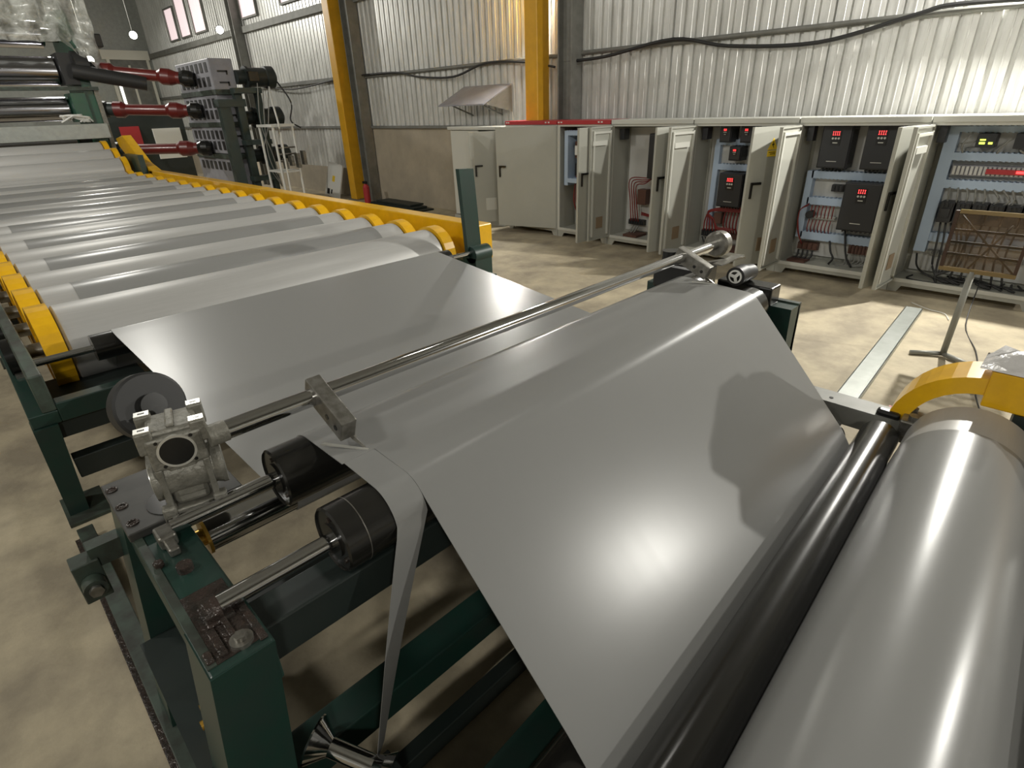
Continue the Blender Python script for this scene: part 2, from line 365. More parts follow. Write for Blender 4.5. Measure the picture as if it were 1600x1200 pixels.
def door(r, yh, side, th, L=0.64, z0=0.14, z1=1.87, handle=True, vent=True, sign=False, patch=False):
    """side +1: hinged on its low-y edge, -1: hinged on its high-y edge"""
    t = math.radians(th)
    d = Vector((-math.sin(t), side*math.cos(t), 0)); nrm = Vector((-math.cos(t), -side*math.sin(t), 0))
    X = Matrix(((d.x, nrm.x, 0, XF-.004), (d.y, nrm.y, 0, yh), (0, 0, 1, 0), (0, 0, 0, 1)))
    b = MB().box(0, L, 0.0, 0.018, z0, z1, X=X)
    b.box(0, 0.02, -0.022, 0, z0, z1, X=X).box(L-.02, L, -0.022, 0, z0, z1, X=X).box(0.02, L-.02, -.022, 0, z0, z0+.02, X=X).box(0.02, L-.02, -.022, 0, z1-.02, z1, X=X)
    D = b.build('door', 'cabinet', r)
    s = MB().box(0.05, 0.08, -.03, 0, z0+.06, z1-.06, X=X).box(L-.09, L-.06, -.03, 0, z0+.06, z1-.06, X=X).box(0.08, L-.09, -.03, 0, z1-.1, z1-.07, X=X)
    s.build('stiffener', 'cabwhite', D)
    if handle:
        h = MB().box(L-.085, L-.055, 0.018, 0.04, 1.02, 1.22, X=X, bev=.005).box(L-.2, L-.075, 0.026, 0.05, 1.19, 1.22, X=X)
        h.build('handle', 'black', D)
    if vent:
        v = MB()
        v.box(0.18, 0.34, -.008, 0.024, 0.32, 0.50, X=X)
        for i in range(5): v.box(0.19, 0.33, 0.024, 0.029, 0.335+i*.033, 0.35+i*.033, X=X)
        v.build('vent_grille', 'filter', D)
    if patch:
        MB().box(0.16, 0.5, -.035, -0.005, 1.60, 1.67, X=X).build('document_pocket', 'cabwhite', D)
    if sign:
        c = 0.33; MB().prism([(c-.075, 1.60), (c+.075, 1.60), (c, 1.74)], 'y', 0.019, 0.021, X=X).build('warning_sign', 'signyellow', D, label='yellow triangular electrical hazard sign')
        MB().box(c-.07, c+.07, 0.019, 0.021, 1.52, 1.59, X=X).build('sign_strip', 'signyellow', D)
        MB().prism([(c+.012, 1.71), (c-.018, 1.655), (c-.002, 1.655), (c-.014, 1.615), (c+.020, 1.668), (c+.003, 1.668)], 'y', 0.0215, 0.0225, X=X).build('bolt_symbol', 'black', D)
        q_ = MB()
        q_.box(c-.05, c+.05, .0212, .0217, 1.565, 1.572, X=X).box(c-.05, c+.03, .0212, .0217, 1.545, 1.552, X=X); q_.build('sign_print', 'black', D)
    return D
def drive(r, y0, y1, z0, z1, small=False, x0=8.16):
    b = MB().box(x0+.02, XB, y0, y1, z0, z1, bev=.008)
    b.box(x0, x0+.03, y0+.008, y1-.008, z0+.01, z1-.01, bev=.010)
    for i in range(6): b.box(x0+.06+i*.03, x0+.07+i*.03, y0-.003, y1+.003, z0+.05, z1-.05)
    D = b.build('motor_drive', 'drive', r)
    yc = (y0+y1)/2; W = y1-y0; H = z1-z0; s = min(W, 0.36)
    kz = z1-H*.10-0.02
    kh = min(.16, H*.40); s *= .8
    MB().box(x0-.006, x0, yc-s*.2, yc+s*.2, kz-kh, kz+.01).build('keypad', 'drive2', D)
    dg = MB()
    for i in range(4):
        y = yc+s*.155-i*s*.082
        dg.box(x0-.009, x0-.006, y-s*.03, y-s*.012, kz-kh*.26, kz-kh*.02).box(x0-.009, x0-.006, y-s*.045, y+s*.0, kz-kh*.04, kz-kh*.0)
        dg.box(x0-.009, x0-.006, y-s*.045, y+s*.0, kz-kh*.28, kz-kh*.24)
    dg.build('digit_display', 'redled', D, label='red lit digits')
    kn = MB()
    for i in range(3): kn.cyl((x0-.012, yc+(i-1)*s*.12, kz-kh*.5), (x0-.006, yc+(i-1)*s*.12, kz-kh*.5), s*.045, 10)
    kn.box(x0-.010, x0-.006, yc-s*.1, yc+s*.1, kz-kh*.85, kz-kh*.78)
    kn.build('keys', 'knob', D, kind='stuff')
    if not small:
        MB().box(x0-.004, x0+.0, yc-s*.2, yc+s*.22, z0+H*.16, z0+H*.175).build('print_line', 'knob', D)
        g_ = MB()
        for i in range(7): g_.box(x0+.04, x0+.2, y0+.03+i*(W-.06)/7, y0+.045+i*(W-.06)/7, z0-.02, z0)
        g_.build('cable_glands', 'black', D, kind='stuff')
def wires(r, name, m_, paths, rad=0.009):
    for p in paths: MB().tube(curve_pts(p, 5), rad, 6).build(name, m_, r)
def terminal(r, y0, y1, z0, z1, m_='drive', n=6, x=8.33):
    b = MB().box(x+.03, XB, y0, y1, z0, z1)
    w_ = (y1-y0)/n
    for i in range(n): b.box(x, x+.04, y0+i*w_+.003, y0+(i+1)*w_-.003, z0+.006, z1-.006).box(x-.01, x, y0+i*w_+.012, y0+(i+1)*w_-.012, z0+.02, z1-.02)
    return b.build('terminal_block', m_, r)
def duct(r, y0, y1, z0, z1, x=8.33):
    b = MB().box(x, XB, y0, y1, z0, z1)
    horiz = (y1-y0) > (z1-z0)
    if horiz:
        n = int((y1-y0)/.05)
        for i in range(n): b.box(x+.01, XB-.01, y0+.05*i+.01, y0+.05*i+.03, z0-.008, z1+.008)
    return b.build('wiring_duct', 'duct', r)

# far single grey cabinet
r = root('electrical_cabinet', 'plain grey cabinet without red top, door ajar, left of the red-topped pair', 'cabinet', (8.3, 9.0, 0))
b = MB().box(8.05, 8.1, 8.35, 8.4, .1, 1.8)
b.box(8.1, 8.65, 8.35, 8.38, .1, 1.8).box(8.1, 8.65, 9.92, 9.95, .1, 1.8).box(8.62, 8.65, 8.38, 9.92, .1, 1.8).box(8.05, 8.65, 8.35, 9.95, 0, .1)
b.build('body', 'cabinet', r)
MB().box(8.03, 8.67, 8.33, 9.97, 1.8, 1.86, bev=.008).build('top_cover', 'cabwhite', r)
MB().box(8.06, 8.09, 9.05, 9.9, .12, 1.79).build('door', 'cabwhite', r, label='closed left door')
X = Matrix.Translation((8.06, 8.42, 0)) @ Matrix.Rotation(math.radians(62), 4, 'Z')
d_ = MB().box(-.02, 0, 0, .62, .12, 1.79, X=X).build('door', 'cabinet', r, label='open right door with black handle')
MB().box(-.05, -.02, .50, .53, 1.0, 1.2, X=X).box(-.05, -.03, .38, .5, 1.17, 1.2, X=X).build('handle', 'black', d_)
MB().box(-.03, -.02, .12, .34, .35, .58, X=X).build('vent_grille', 'cabwhite', d_)

def cabinet(label, y0, y1, red=False, group=None):
    r = root('electrical_cabinet', label, 'cabinet', (8.25, (y0+y1)/2, 0), group)
    cab_body(r, y0, y1, top_mat='redpaint' if red else 'cabwhite')
    return r
# A and B with red tops
A = cabinet('grey cabinet with red top strip and its wide door nearly closed', 6.915, 8.19, True)
door(A, 6.93, 1, 18, L=1.2, vent=False)
h = MB()
for y in (8.12, 8.07, 7.15, 7.08): h.box(XF-.023, XF-.02, y, y+.035, 1.915, 1.935)
h.build('print_marks', 'white', A)
Bc = cabinet('grey cabinet with red top strip and open door showing a blue framed rack', 5.785, 6.905, True)
door(Bc, 5.81, 1, 87, L=.74, vent=False)
h = MB()
for y in (6.85, 6.79, 6.0, 5.94): h.box(XF-.023, XF-.02, y, y+.035, 1.915, 1.935)
h.build('print_marks', 'white', Bc)
duct(Bc, 6.74, 6.82, .9, 1.72, x=8.08); duct(Bc, 5.95, 6.82, 1.72, 1.79, x=8.08); duct(Bc, 5.95, 6.74, .95, 1.02, x=8.08)
MB().box(8.2, XB, 6.45, 6.68, 1.35, 1.62, bev=.006).build('breaker', 'copper', Bc)
MB().box(8.17, 8.2, 6.56, 6.66, 1.4, 1.55).build('breaker_plate', 'white', Bc)
MB().box(8.2, XB, 6.3, 6.68, 1.06, 1.26, bev=.006).build('breaker', 'drive', Bc)
wires(Bc, 'red_wire', 'redwire', [[(8.3, 6.66-i*.035, 1.3), (8.24, 6.68-i*.04, .98), (8.22, 6.70-i*.05, .62), (8.3, 6.62-i*.03, .3)] for i in range(7)], .014)
wires(Bc, 'grey_wire', 'greywire', [[(8.3, 6.5-i*.04, .7), (8.25, 6.5-i*.05, .5), (8.3, 6.5-i*.03, .24)] for i in range(5)], .011)

# C
Cc = cabinet('open cabinet with a single drive high on the right and looping red cables', 4.35, 5.775)
door(Cc, 5.75, -1, 93, L=.54, patch=True); door(Cc, 4.38, 1, 70, L=.62)
MB().box(8.1, 8.25, 5.6, 5.68, 1.66, 1.82, bev=.006).build('fan_box', 'drive', Cc)
drive(Cc, 4.78, 5.18, 1.09, 1.75)
MB().box(8.28, XB, 5.24, 5.40, .66, .90, bev=.006).build('breaker', 'copper', Cc)
wires(Cc, 'red_wire', 'redwire', [[(8.3, 5.15-i*.03, 1.08), (8.24, 5.25, 1.00+i*.03), (8.24, 5.40+i*.045, .96+i*.03), (8.28, 5.41+i*.04, .7), (8.3, 5.36+i*.05, .38)] for i in range(4)]
      + [[(8.3, 5.03-i*.03, 1.08), (8.26, 5.04-i*.03, .8), (8.27, 4.95-i*.03, .5), (8.28, 5.3, .5+i*.02)] for i in range(3)], .009)
terminal(Cc, 5.28, 5.58, .31, .40)
MB().box(8.36, XB, 4.9, 5.15, .36, .40).build('busbar', 'greywire', Cc)
wires(Cc, 'cable', 'greywire', [[(8.3, 5.45-i*.05, .31), (8.28, 5.5-i*.05, .22), (8.3, 5.6-i*.06, .15)] for i in range(3)], .012)
MB().box(8.1, 8.4, 5.25, 5.52, .151, .19).build('copper_bar', 'copper', Cc)

# D
Dc = cabinet('open cabinet with six small drives and an electrical hazard sign on its right door', 2.90, 4.34)
door(Dc, 4.31, -1, 96, L=.60, patch=True); door(Dc, 2.93, 1, 62, L=.64, sign=True)
MB().box(8.1, 8.25, 4.18, 4.26, 1.68, 1.84, bev=.006).build('fan_box', 'drive', Dc)
drive(Dc, 3.86, 4.03, 1.64, 1.86, True); drive(Dc, 3.55, 3.73, 1.64, 1.86, True)
drive(Dc, 3.70, 3.88, 1.40, 1.59, True, 8.2); drive(Dc, 3.42, 3.58, 1.40, 1.59, True, 8.2)
drive(Dc, 3.60, 3.96, .77, 1.24); drive(Dc, 3.22, 3.56, .77, 1.24)
duct(Dc, 3.1, 4.15, 1.60, 1.67, 8.34); duct(Dc, 4.08, 4.16, .45, 1.6, 8.34); duct(Dc, 3.1, 4.08, 1.26, 1.34, 8.34)
wires(Dc, 'red_wire', 'redwire', [[(8.3, 3.2, .70+i*.018), (8.25, 3.7, .70+i*.018), (8.25, 4.05+i*.012, .68), (8.28, 4.15-i*.035, .55), (8.3, 4.17-i*.05, .38)] for i in range(5)]
      + [[(8.3, 3.85-i*.05, .70), (8.27, 3.85-i*.05, .5), (8.3, 3.8-i*.04, .38)] for i in range(5)]
      + [[(8.3, 4.0, .48+i*.02), (8.26, 3.93, .42+i*.015), (8.27, 3.8, .42+i*.015), (8.3, 3.66, .44)] for i in range(3)], .011)
MB().box(8.28, XB, 3.90, 4.02, .5, .66, bev=.005).build('breaker', 'copper', Dc)
MB().box(8.28, XB, 3.40, 3.52, .5, .66, bev=.005).build('breaker', 'white', Dc)
terminal(Dc, 3.98, 4.22, .28, .38); terminal(Dc, 3.62, 3.80, .28, .36, 'copper', 4)
wires(Dc, 'cable', 'blackwire', [[(8.3, 4.18-i*.05, .28), (8.28, 4.12-i*.04, .2), (8.25, 4.0-i*.07, .16)] for i in range(4)], .012)
MB().box(8.08, 8.4, 3.3, 3.95, .151, .185).build('copper_bar', 'copper', Dc)

# E
Ec = cabinet('open cabinet with three large black drives, one centred low', 1.51, 2.895)
door(Ec, 2.87, -1, 91, L=.60); door(Ec, 1.54, 1, 80, L=.64)
MB().box(8.08, 8.2, 2.74, 2.82, 1.68, 1.88, bev=.006).build('fan_box', 'drive', Ec)
drive(Ec, 2.32, 2.67, 1.36, 1.86); drive(Ec, 1.82, 2.17, 1.36, 1.87); drive(Ec, 1.85, 2.28, .62, 1.21)
duct(Ec, 1.62, 2.74, 1.22, 1.31, 8.30); duct(Ec, 2.30, 2.74, .89, .98, 8.30); duct(Ec, 1.62, 2.74, .43, .53, 8.30); duct(Ec, 2.72, 2.80, .45, 1.31, 8.30)
terminal(Ec, 2.34, 2.48, 1.06, 1.15, 'drive', 3)
terminal(Ec, 2.36, 2.68, .70, .74, 'white', 8)
wires(Ec, 'red_wire', 'redwire', [[(8.31, 2.66-i*.045, .88), (8.27, 2.65-i*.045, .80), (8.3, 2.66-i*.045, .72)] for i in range(7)]
      + [[(8.3, 2.66-i*.045, .70), (8.27, 2.65-i*.045+.01, .60), (8.31, 2.66-i*.045, .53)] for i in range(7)]
      + [[(8.3, 2.7, .9-i*.02), (8.22, 2.78, .8), (8.25, 2.76+i*.01, .55), (8.3, 2.7, .36)] for i in range(2)], .007)
MB().cyl((8.25, 2.66, .76), (8.36, 2.66, .76), .05, 14).build('buzzer', 'drive', Ec)
terminal(Ec, 2.50, 2.76, .28, .38, 'copper', 4); terminal(Ec, 1.75, 2.12, .30, .42, 'copper', 9)
wires(Ec, 'cable', 'blackwire', [[(8.3, 2.72-i*.06, .28), (8.26, 2.72-i*.06, .2), (8.2, 2.78-i*.05, .16)] for i in range(4)]
      + [[(8.3, 2.35, .44), (8.25, 2.3, .32), (8.2, 2.24, .24), (8.2, 2.28, .16)], [(8.3, 2.2, .62), (8.22, 2.1, .3), (8.2, 2.0, .16)]], .013)
wires(Ec, 'cable', 'greywire', [[(8.3, 2.10-i*.045, .30), (8.26, 2.1-i*.05, .22), (8.25, 2.12-i*.02, .16), (8.2, 2.2, .155)] for i in range(7)], .008)
MB().box(8.08, 8.3, 2.55, 2.78, .151, .18).build('copper_bar', 'copper', Ec)

# F
Fc = cabinet('open cabinet at the right end with blue wiring ducts and green lit meter', 0.10, 1.505)
door(Fc, 1.48, -1, 94, L=.60, patch=True)
MB().box(8.08, 8.2, 1.36, 1.44, 1.68, 1.88, bev=.006).build('fan_box', 'drive', Fc)
duct(Fc, 1.28, 1.40, .45, 1.84, 8.30); duct(Fc, .2, 1.28, 1.78, 1.84, 8.30); duct(Fc, .2, 1.28, 1.49, 1.57, 8.30); duct(Fc, .2, 1.28, 1.19, 1.28, 8.30); duct(Fc, .2, 1.28, .58, .68, 8.32)
mt = MB().box(8.22, XB, .93, 1.10, 1.63, 1.77, bev=.006).build('panel_meter', 'drive', Fc)
MB().box(8.212, 8.22, 1.02, 1.07, 1.665, 1.685).box(8.212, 8.22, 1.02, 1.07, 1.70, 1.715).box(8.212, 8.22, .955, .99, 1.665, 1.685).build('green_digits', 'greenled', mt)
MB().box(8.25, XB, .62, .78, 1.62, 1.77, bev=.006).build('relay', 'drive', Fc)
wires(Fc, 'cable', 'greywire', [[(8.3, 1.24, 1.66), (8.27, 1.15, 1.68), (8.27, 1.1, 1.70)], [(8.3, 1.2, 1.57), (8.28, 1.22, 1.65), (8.3, 1.16, 1.78)], [(8.3, .9, 1.57), (8.27, .86, 1.66), (8.3, .8, 1.72)],
      [(8.3, .72, 1.62), (8.27, .7, 1.6), (8.3, .66, 1.57)]]+[[(8.3, 1.22-i*.08, 1.20), (8.26, 1.18-i*.085+random.uniform(-.03, .03), 1.1), (8.3, 1.20-i*.08, 1.02)] for i in range(12)], .010)
row = MB().box(8.32, XB, .2, 1.26, 1.33, 1.44); row.build('terminal_row', 'gearplate', Fc)
tr = MB()
for i in range(26): tr.box(8.3, 8.33, .22+i*.04, .245+i*.04, 1.34, 1.43)
tr.build('terminal_fins', 'mount', Fc, kind='stuff')
MB().box(8.27, 8.33, .2, .94, 1.36, 1.41).build('control_board', 'redpaint', Fc)
MB().box(8.262, 8.27, .60, .68, 1.375, 1.40).build('board_lights', 'redled', Fc)
for i in range(7):
    y1 = 1.25-i*.15
    b = MB().box(8.22, XB, y1-.135, y1, .82, 1.05, bev=.008); b.box(8.20, 8.22, y1-.11, y1-.025, .88, .98)
    for kx in range(3): b.box(8.2, 8.24, y1-.12+kx*.04, y1-.1+kx*.04, 1.0, 1.04)
    b.build('contactor', 'drive', Fc)
terminal(Fc, .2, 1.26, .42, .47, 'greywire', 20)
wires(Fc, 'cable', 'blackwire', [[(8.25, 1.2-i*.05, .82), (8.2, 1.18-i*.055+random.uniform(-.03, .03), .6), (8.18, 1.15-i*.05, .35), (8.15, 1.08, .22), (8.1, 1.05, .15)] for i in range(6)]
      + [[(8.3, 1.35, .42), (8.2, 1.30, .3), (8.12, 1.2, .24), (8.1, 1.08, .2)], [(8.12, 1.3, .2), (8.06, 1.34, .17), (8.05, 1.2, .155), (8.05, 1.0, .155)]]
      + [[(8.3, .9-i*.08, .82), (8.24, .92-i*.08, .5), (8.2, .95-i*.1, .16)] for i in range(6)], .011)
jk = MB()
for i in range(14):
    y = random.uniform(.3, 1.0); jk.tube(curve_pts([(8.1, y, .17), (8.15, y+.1, .2), (8.2, y-.05, .18), (8.3, y+random.uniform(-.2, .2), .2)]), .012, 6)
jk.build('cable_tangle', 'blackwire', Fc, kind='stuff')

# ------------------------------------------------------------------ roller bed
bed = root('roller_bed', 'long cooling bed of silver rollers with yellow guard rings and a yellow side beam', 'machine', (2, 10, 0))
RR, RG = 0.27, 0.295
ys = [4.80+0.61*i+0.006*i*(i-1) for i in range(18)]
RZc = 0.815
def make_roller(y, z, xl=0.29, xr=3.50):
    b = MB().lathe((xl, y, z), (xr, y, z), [(0, .06), (0, RR-.02), (.02, RR), (xr-xl-.02, RR), (xr-xl, RR-.02), (xr-xl, .06)], 56)
    o = b.build('roller', 'silver', bed)
    for (a, c) in ((xl-.125, xl-.005), (xr+.005, xr+.125)):
        gb = MB().ring((a, y, z), (c, y, z), RG, RG-.035, 28); gb.lathe((a+.01, y, z), (a+.03, y, z), [(0, RG-.03), (.02, RG-.03)], 28)
        gb.sm = [False if True else x for x in gb.sm]
        gb.build('guard_ring', 'yellow', o)
    MB().cyl((xl-.24, y, z), (xl-.115, y, z), .05, 20).build('journal', 'steel', o)
    return o
r0 = make_roller(ys[0], RZc)
for y in ys[1:]:
    c = copy_tree(r0, bed); c.location = Vector((0, y-ys[0], 0))
for (y, z) in ((17.1, 1.12), (17.75, 1.30), (18.6, 1.45)):
    c = copy_tree(r0, bed); c.location = Vector((0, y-ys[0], z-RZc))
ya, yb = 3.92, 16.3
MB().box(3.86, 4.06, 4.42, 9.85, .74, 1.11, bev=.012).build('side_beam', 'yellow', bed)
MB().box(3.86, 4.06, 9.88, yb, .74, 1.11, bev=.012).build('side_beam', 'yellow', bed)
MB().prism([(yb-.3, 1.11), (yb, .8), (yb+.9, 1.05), (yb+2.1, 1.60), (yb+2.2, 1.78), (yb+1.5, 1.86), (yb+.35, 1.26)], 'x', 3.86, 4.06).build('beam_bracket', 'yellow', bed)
MB().box(3.72, 3.84, yb, yb+1.3, .8, 1.45).build('end_bracket', 'green', bed)
MB().box(.02, .09, ya, 17.0, .70, .93, bev=.008).build('side_rail', 'greenworn', bed)
MB().box(-.05, .09, ya, 17.0, .62, .70, bev=.006).build('side_rail', 'green', bed)
MB().box(3.64, 3.8, ya+.3, 17.0, .55, .80, bev=.006).build('side_rail', 'green', bed)
for (x0, x1, xb) in ((-.055, .065, -.07), (3.64, 3.78, 3.7)):
    for y in (3.95, 7.4, 11.0, 14.5):
        w_ = .12
        MB().hexa([(xb, y-.05, .02), (xb+.10, y-.05, .02), (xb+.10, y+.12, .02), (xb, y+.12, .02)], [(x0, y-.05, .62), (x1, y-.05, .62), (x1, y+.12, .62), (x0, y+.12, .62)]).build('leg', 'green', bed)
        MB().box(xb-.02, xb+.2, y-.16, y+.2, 0, .02).build('foot_plate', 'greenworn', bed)
MB().box(.09, 3.64, ya, ya+.10, .62, .74, bev=.006).build('cross_beam', 'green', bed)
MB().box(.06, 3.64, ya+.02, ya+.12, .22, .36, bev=.006).build('cross_beam', 'olive', bed)
MB().box(.02, .64, ya+.05, ya+.85, .50, .60).build('gusset_plate', 'olive', bed)
for y in (7.4, 11.0, 14.5):
    MB().box(.09, 3.64, y, y+.12, .28, .42).build('cross_beam', 'olive', bed)
for y in ys[:6]:
    MB().cyl((-.03, y, RZc), (.02, y, RZc), .12, 24).build('bearing_housing', 'black', bed)
    MB().box(-.02, .02, y-.14, y+.14, .62, .72).build('bearing_foot', 'steel', bed)
# guide roller at the bed end
GY, GZ, GR = 4.27, 0.895, 0.085
gr = MB().lathe((.395, GY, GZ), (3.33, GY, GZ), [(0, .02), (0, GR), (2.935, GR), (2.935, .02)], 40).build('guide_roller', 'blackroll', bed, label='small black roller under the sheet')
MB().cyl((.09, GY, GZ), (.395, GY, GZ), .024, 20).build('shaft', 'chrome', gr)
MB().cyl((3.33, GY, GZ), (3.80, GY, GZ), .024, 20).build('shaft', 'chrome', gr)
ga = MB().hexa([(3.60, 4.28, .84), (3.78, 4.28, .84), (3.78, 4.33, .84), (3.60, 4.33, .84)], [(3.55, 4.28, 1.69), (3.73, 4.28, 1.68), (3.73, 4.33, 1.68), (3.55, 4.33, 1.69)]).build('upright_arm', 'green', bed, label='dark green flat upright arm')
MB().cyl((3.62, 4.27, .87), (3.84, 4.27, .87), .085, 24).box(3.62, 3.84, 4.2, 4.4, .62, .84).build('arm_boss', 'green', ga)

# ------------------------------------------------------------------ plastic sheet
DIP = (1.98, 0.80, 0.066); R1 = (1.70, 1.085, 0.105); R2 = (1.30, 1.065, 0.105)
RA = (0.70, 0.425, 0.090); RB = (0.47, 0.445, 0.098); DR = (0.075, 0.455, 0.285); DR2 = (-0.60, 0.40, 0.285)
T = 0.002
circ = []
for i in range(17, -1, -1):
    circ.append((ys[i], RZc, RR+T, 1 if i % 2 else -1))
circ += [(GY, GZ, GR+T, 1), (*DIP[:2], DIP[2]+T, -1), (*R1[:2], R1[2]+T, 1), (*R2[:2], R2[2]+T, 1), (*RA[:2], RA[2]+T, 1), (*RB[:2], RB[2]+T, -1), (*DR[:2], DR[2]+T, 1), (*DR2[:2], DR2[2]+T, -1)]
def tangent(c0, c1):
    D = Vector((c1[0]-c0[0], c1[1]-c0[1])); L2 = D.length_squared
    a = c0[2]*c0[3]; b = c1[2]*c1[3]; k_ = a-b
    perp = Vector((D.y, -D.x))     # for travel toward -y this points up (+z)
    n = (D*k_+perp*math.sqrt(max(L2-k_*k_, 0)))/L2
    return Vector(c0[:2])+n*a, Vector(c1[:2])+n*b
def belt(cs, seg=math.radians(5)):
    pts = []; tg = [tangent(cs[i], cs[i+1]) for i in range(len(cs)-1)]
    pts += [tg[0][0]]
    for i in range(1, len(cs)):
        pin = tg[i-1][1]; c = Vector(cs[i][:2])
        # straight run with intermediate points
        p0 = pts[-1]; L = (pin-p0).length; n = max(1, int(L/.12))
        for k_ in range(1, n): pts.append(p0.lerp(pin, k_/n))
        pts.append(pin)
        if i < len(cs)-1:
            po = tg[i][0]; a0 = math.atan2(pin.y-c.y, pin.x-c.x); a1 = math.atan2(po.y-c.y, po.x-c.x)
            da = (a1-a0+math.pi) % (2*math.pi)-math.pi
            # over (+1) travels toward -y: angle increases; under: decreases
            if cs[i][3] > 0 and da < -0.02: da += 2*math.pi
            if cs[i][3] < 0 and da > 0.02: da -= 2*math.pi
            n = max(1, int(abs(da)/seg))
            for k_ in range(1, n+1):
                an = a0+da*k_/n; pts.append(c+Vector((math.cos(an), math.sin(an)))*cs[i][2])
    return pts
path = belt(circ)
def ribbon(rows, th, nx=1):
    """rows: list of (left point, right point, normal)"""
    b = MB(); n = len(rows)
    for s_ in (1, -1):
        vs = []
        for (l, r_, nn) in rows:
            for k_ in range(nx+1): vs.append(l.lerp(r_, k_/nx)+nn*th*s_)
        fs = [(i*(nx+1)+k_, i*(nx+1)+k_+1, (i+1)*(nx+1)+k_+1, (i+1)*(nx+1)+k_) for i in range(n-1) for k_ in range(nx)]
        b.add(vs, fs, True)
    for side in (0, 1):
        vs = []
        for rw in rows: vs += [rw[side]+rw[2]*th, rw[side]-rw[2]*th]
        b.add(vs, [(2*i, 2*i+1, 2*i+3, 2*i+2) for i in range(n-1)], False)
    return b
def normals(pts):
    out = []
    for i, p in enumerate(pts):
        d = pts[min(i+1, len(pts)-1)]-pts[max(i-1, 0)]
        n = Vector((d.y, -d.x)).normalized(); out.append(Vector((0, n.x, n.y)))
    return out
nr = normals(path)
# slit position on the flat span between R1 and R2
SLIT_Y = 1.47
dist_idx = None
for i, p in enumerate(path):
    if p.x < 4.2 and p.x < SLIT_Y and p.y > 1.1: dist_idx = i; break
rows = []; XRT = 3.21
# exact row at the slit so the strip leaves the sheet there
p_a, p_b = path[dist_idx-1], path[dist_idx]; t_ = (p_a.x-SLIT_Y)/(p_a.x-p_b.x); ps = p_a.lerp(p_b, t_)
def xl_full(p):
    if p.x > 4.2: return 0.52
    return 0.52+(4.2-p.x)/(4.2-1.3)*0.13 if p.x > 1.2 else 0.65
for i, p in enumerate(path):
    if i == dist_idx:
        rows.append((Vector((xl_full(ps), ps.x, ps.y)), Vector((XRT, ps.x, ps.y)), nr[i]))
        rows.append((Vector((.765, ps.x-.0004, ps.y)), Vector((XRT, ps.x-.0004, ps.y)), nr[i]))
    x0 = xl_full(p) if i < dist_idx else .765
    if i > dist_idx and p.x < 1.2:
        s_ = min(1, (1.2-p.x)/.5)*.042; xr_ = XRT-(.10*min(1, (.62-p.x)/.25) if p.x < .62 else 0)
        rows.append((Vector((x0, p.x-s_*(3.3-x0), p.y)), Vector((xr_, p.x-s_*(3.3-xr_), p.y)), nr[i]))
        continue
    rows.append((Vector((x0, p.x, p.y)), Vector((XRT, p.x, p.y)), nr[i]))
so = ribbon(rows, 0.0015, 1).build('plastic_sheet', M['sheet'])
tag(so, 'wide glossy grey plastic sheet threaded over the rollers, cutter stand and winder', 'sheet')
# trimmed edge strip
sp = []
w0 = Vector((1, 0, 0))
idx = dist_idx
strip = [(Vector((.7065, ps.x, ps.y)), Vector((1, 0, 0)), .113)]
c2 = Vector((R2[0], R2[1]))
for a in range(86, 176, 6):
    # from just after top round the front of R2
    an = math.radians(a+4); q2 = c2+Vector((math.cos(an), math.sin(an)))*(R2[2]+.004)
    strip.append((Vector((.7065+.0, q2.x, q2.y)), Vector((1, 0, 0)), .113))
end = strip[-1][0]
for k_ in range(1, 25):
    t = k_/24
    pos = end.lerp(Vector((.415, 1.10, .36)), t); pos.y = end.y+(1.10-end.y)*(t**.6)
    pos.x = end.x+(.415-end.x)*(t**.85)
    an = math.radians(36*t)
    strip.append((pos, Vector((math.cos(an), math.sin(an), 0)), .108-.045*t))
rows = []
for i, (c, wv, wd) in enumerate(strip):
    d = (strip[min(i+1, len(strip)-1)][0]-strip[max(i-1, 0)][0]).normalized()
    n = wv.cross(d).normalized()
    rows.append((c-wv*wd/2, c+wv*wd/2, n))
ts = ribbon(rows, .001, 1).build('trim_strip', M['sheet'])
tag(ts, 'narrow grey edge strip slit off the sheet, hanging down to a chrome spool', 'strip')

# ------------------------------------------------------------------ cutter stand
st = root('cutter_stand', 'dark green steel stand carrying two black rollers and the trimming knives', 'machine', (2, 1.6, 0))
ZP = 1.04
def leg4(x0t, x1t, x0b, x1b, y0, y1, zt, zb, name='leg', m_='green'):
    return MB().hexa([(x0b, y0, zb), (x1b, y0, zb), (x1b, y1, zb), (x0b, y1, zb)], [(x0t, y0, zt), (x1t, y0, zt), (x1t, y1, zt), (x0t, y1, zt)]).build(name, m_, st)
leg4(.073, .227, -.05, .13, 1.112, 1.30, ZP-.004, 0)
leg4(.073, .227, -.05, .13, 1.92, 2.10, ZP-.004, 0)
MB().box(.075, .225, 1.115, 2.14, .90, ZP, bev=.006).build('top_beam', 'green', st)
MB().box(.078, .10, 1.14, 2.12, ZP, ZP+.004).build('worn_edge', 'greenworn', st)
MB().box(-.07, .01, 1.0, 3.6, 0, .09, bev=.004).build('base_rail', 'greenworn', st)
MB().box(-.095, -.07, .9, 3.6, 0, .025).build('base_flange', 'greasy', st)
MB().box(-.02, .16, 1.30, 1.92, .42, .54).build('side_stretcher', 'olive', st)
leg4(3.50, 3.64, 3.56, 3.72, 1.12, 1.32, 1.02, 0); leg4(3.50, 3.64, 3.56, 3.72, 1.92, 2.10, 1.02, 0)
MB().box(3.62, 3.66, 1.12, 1.30, .55, 1.03).build('end_strip', 'greenworn', st)
MB().box(3.50, 3.64, 1.30, 2.15, .90, 1.02, bev=.006).build('top_beam', 'green', st)
MB().box(.225, 3.50, 1.235, 1.36, .83, .965, bev=.006).build('cross_beam', 'olive', st)
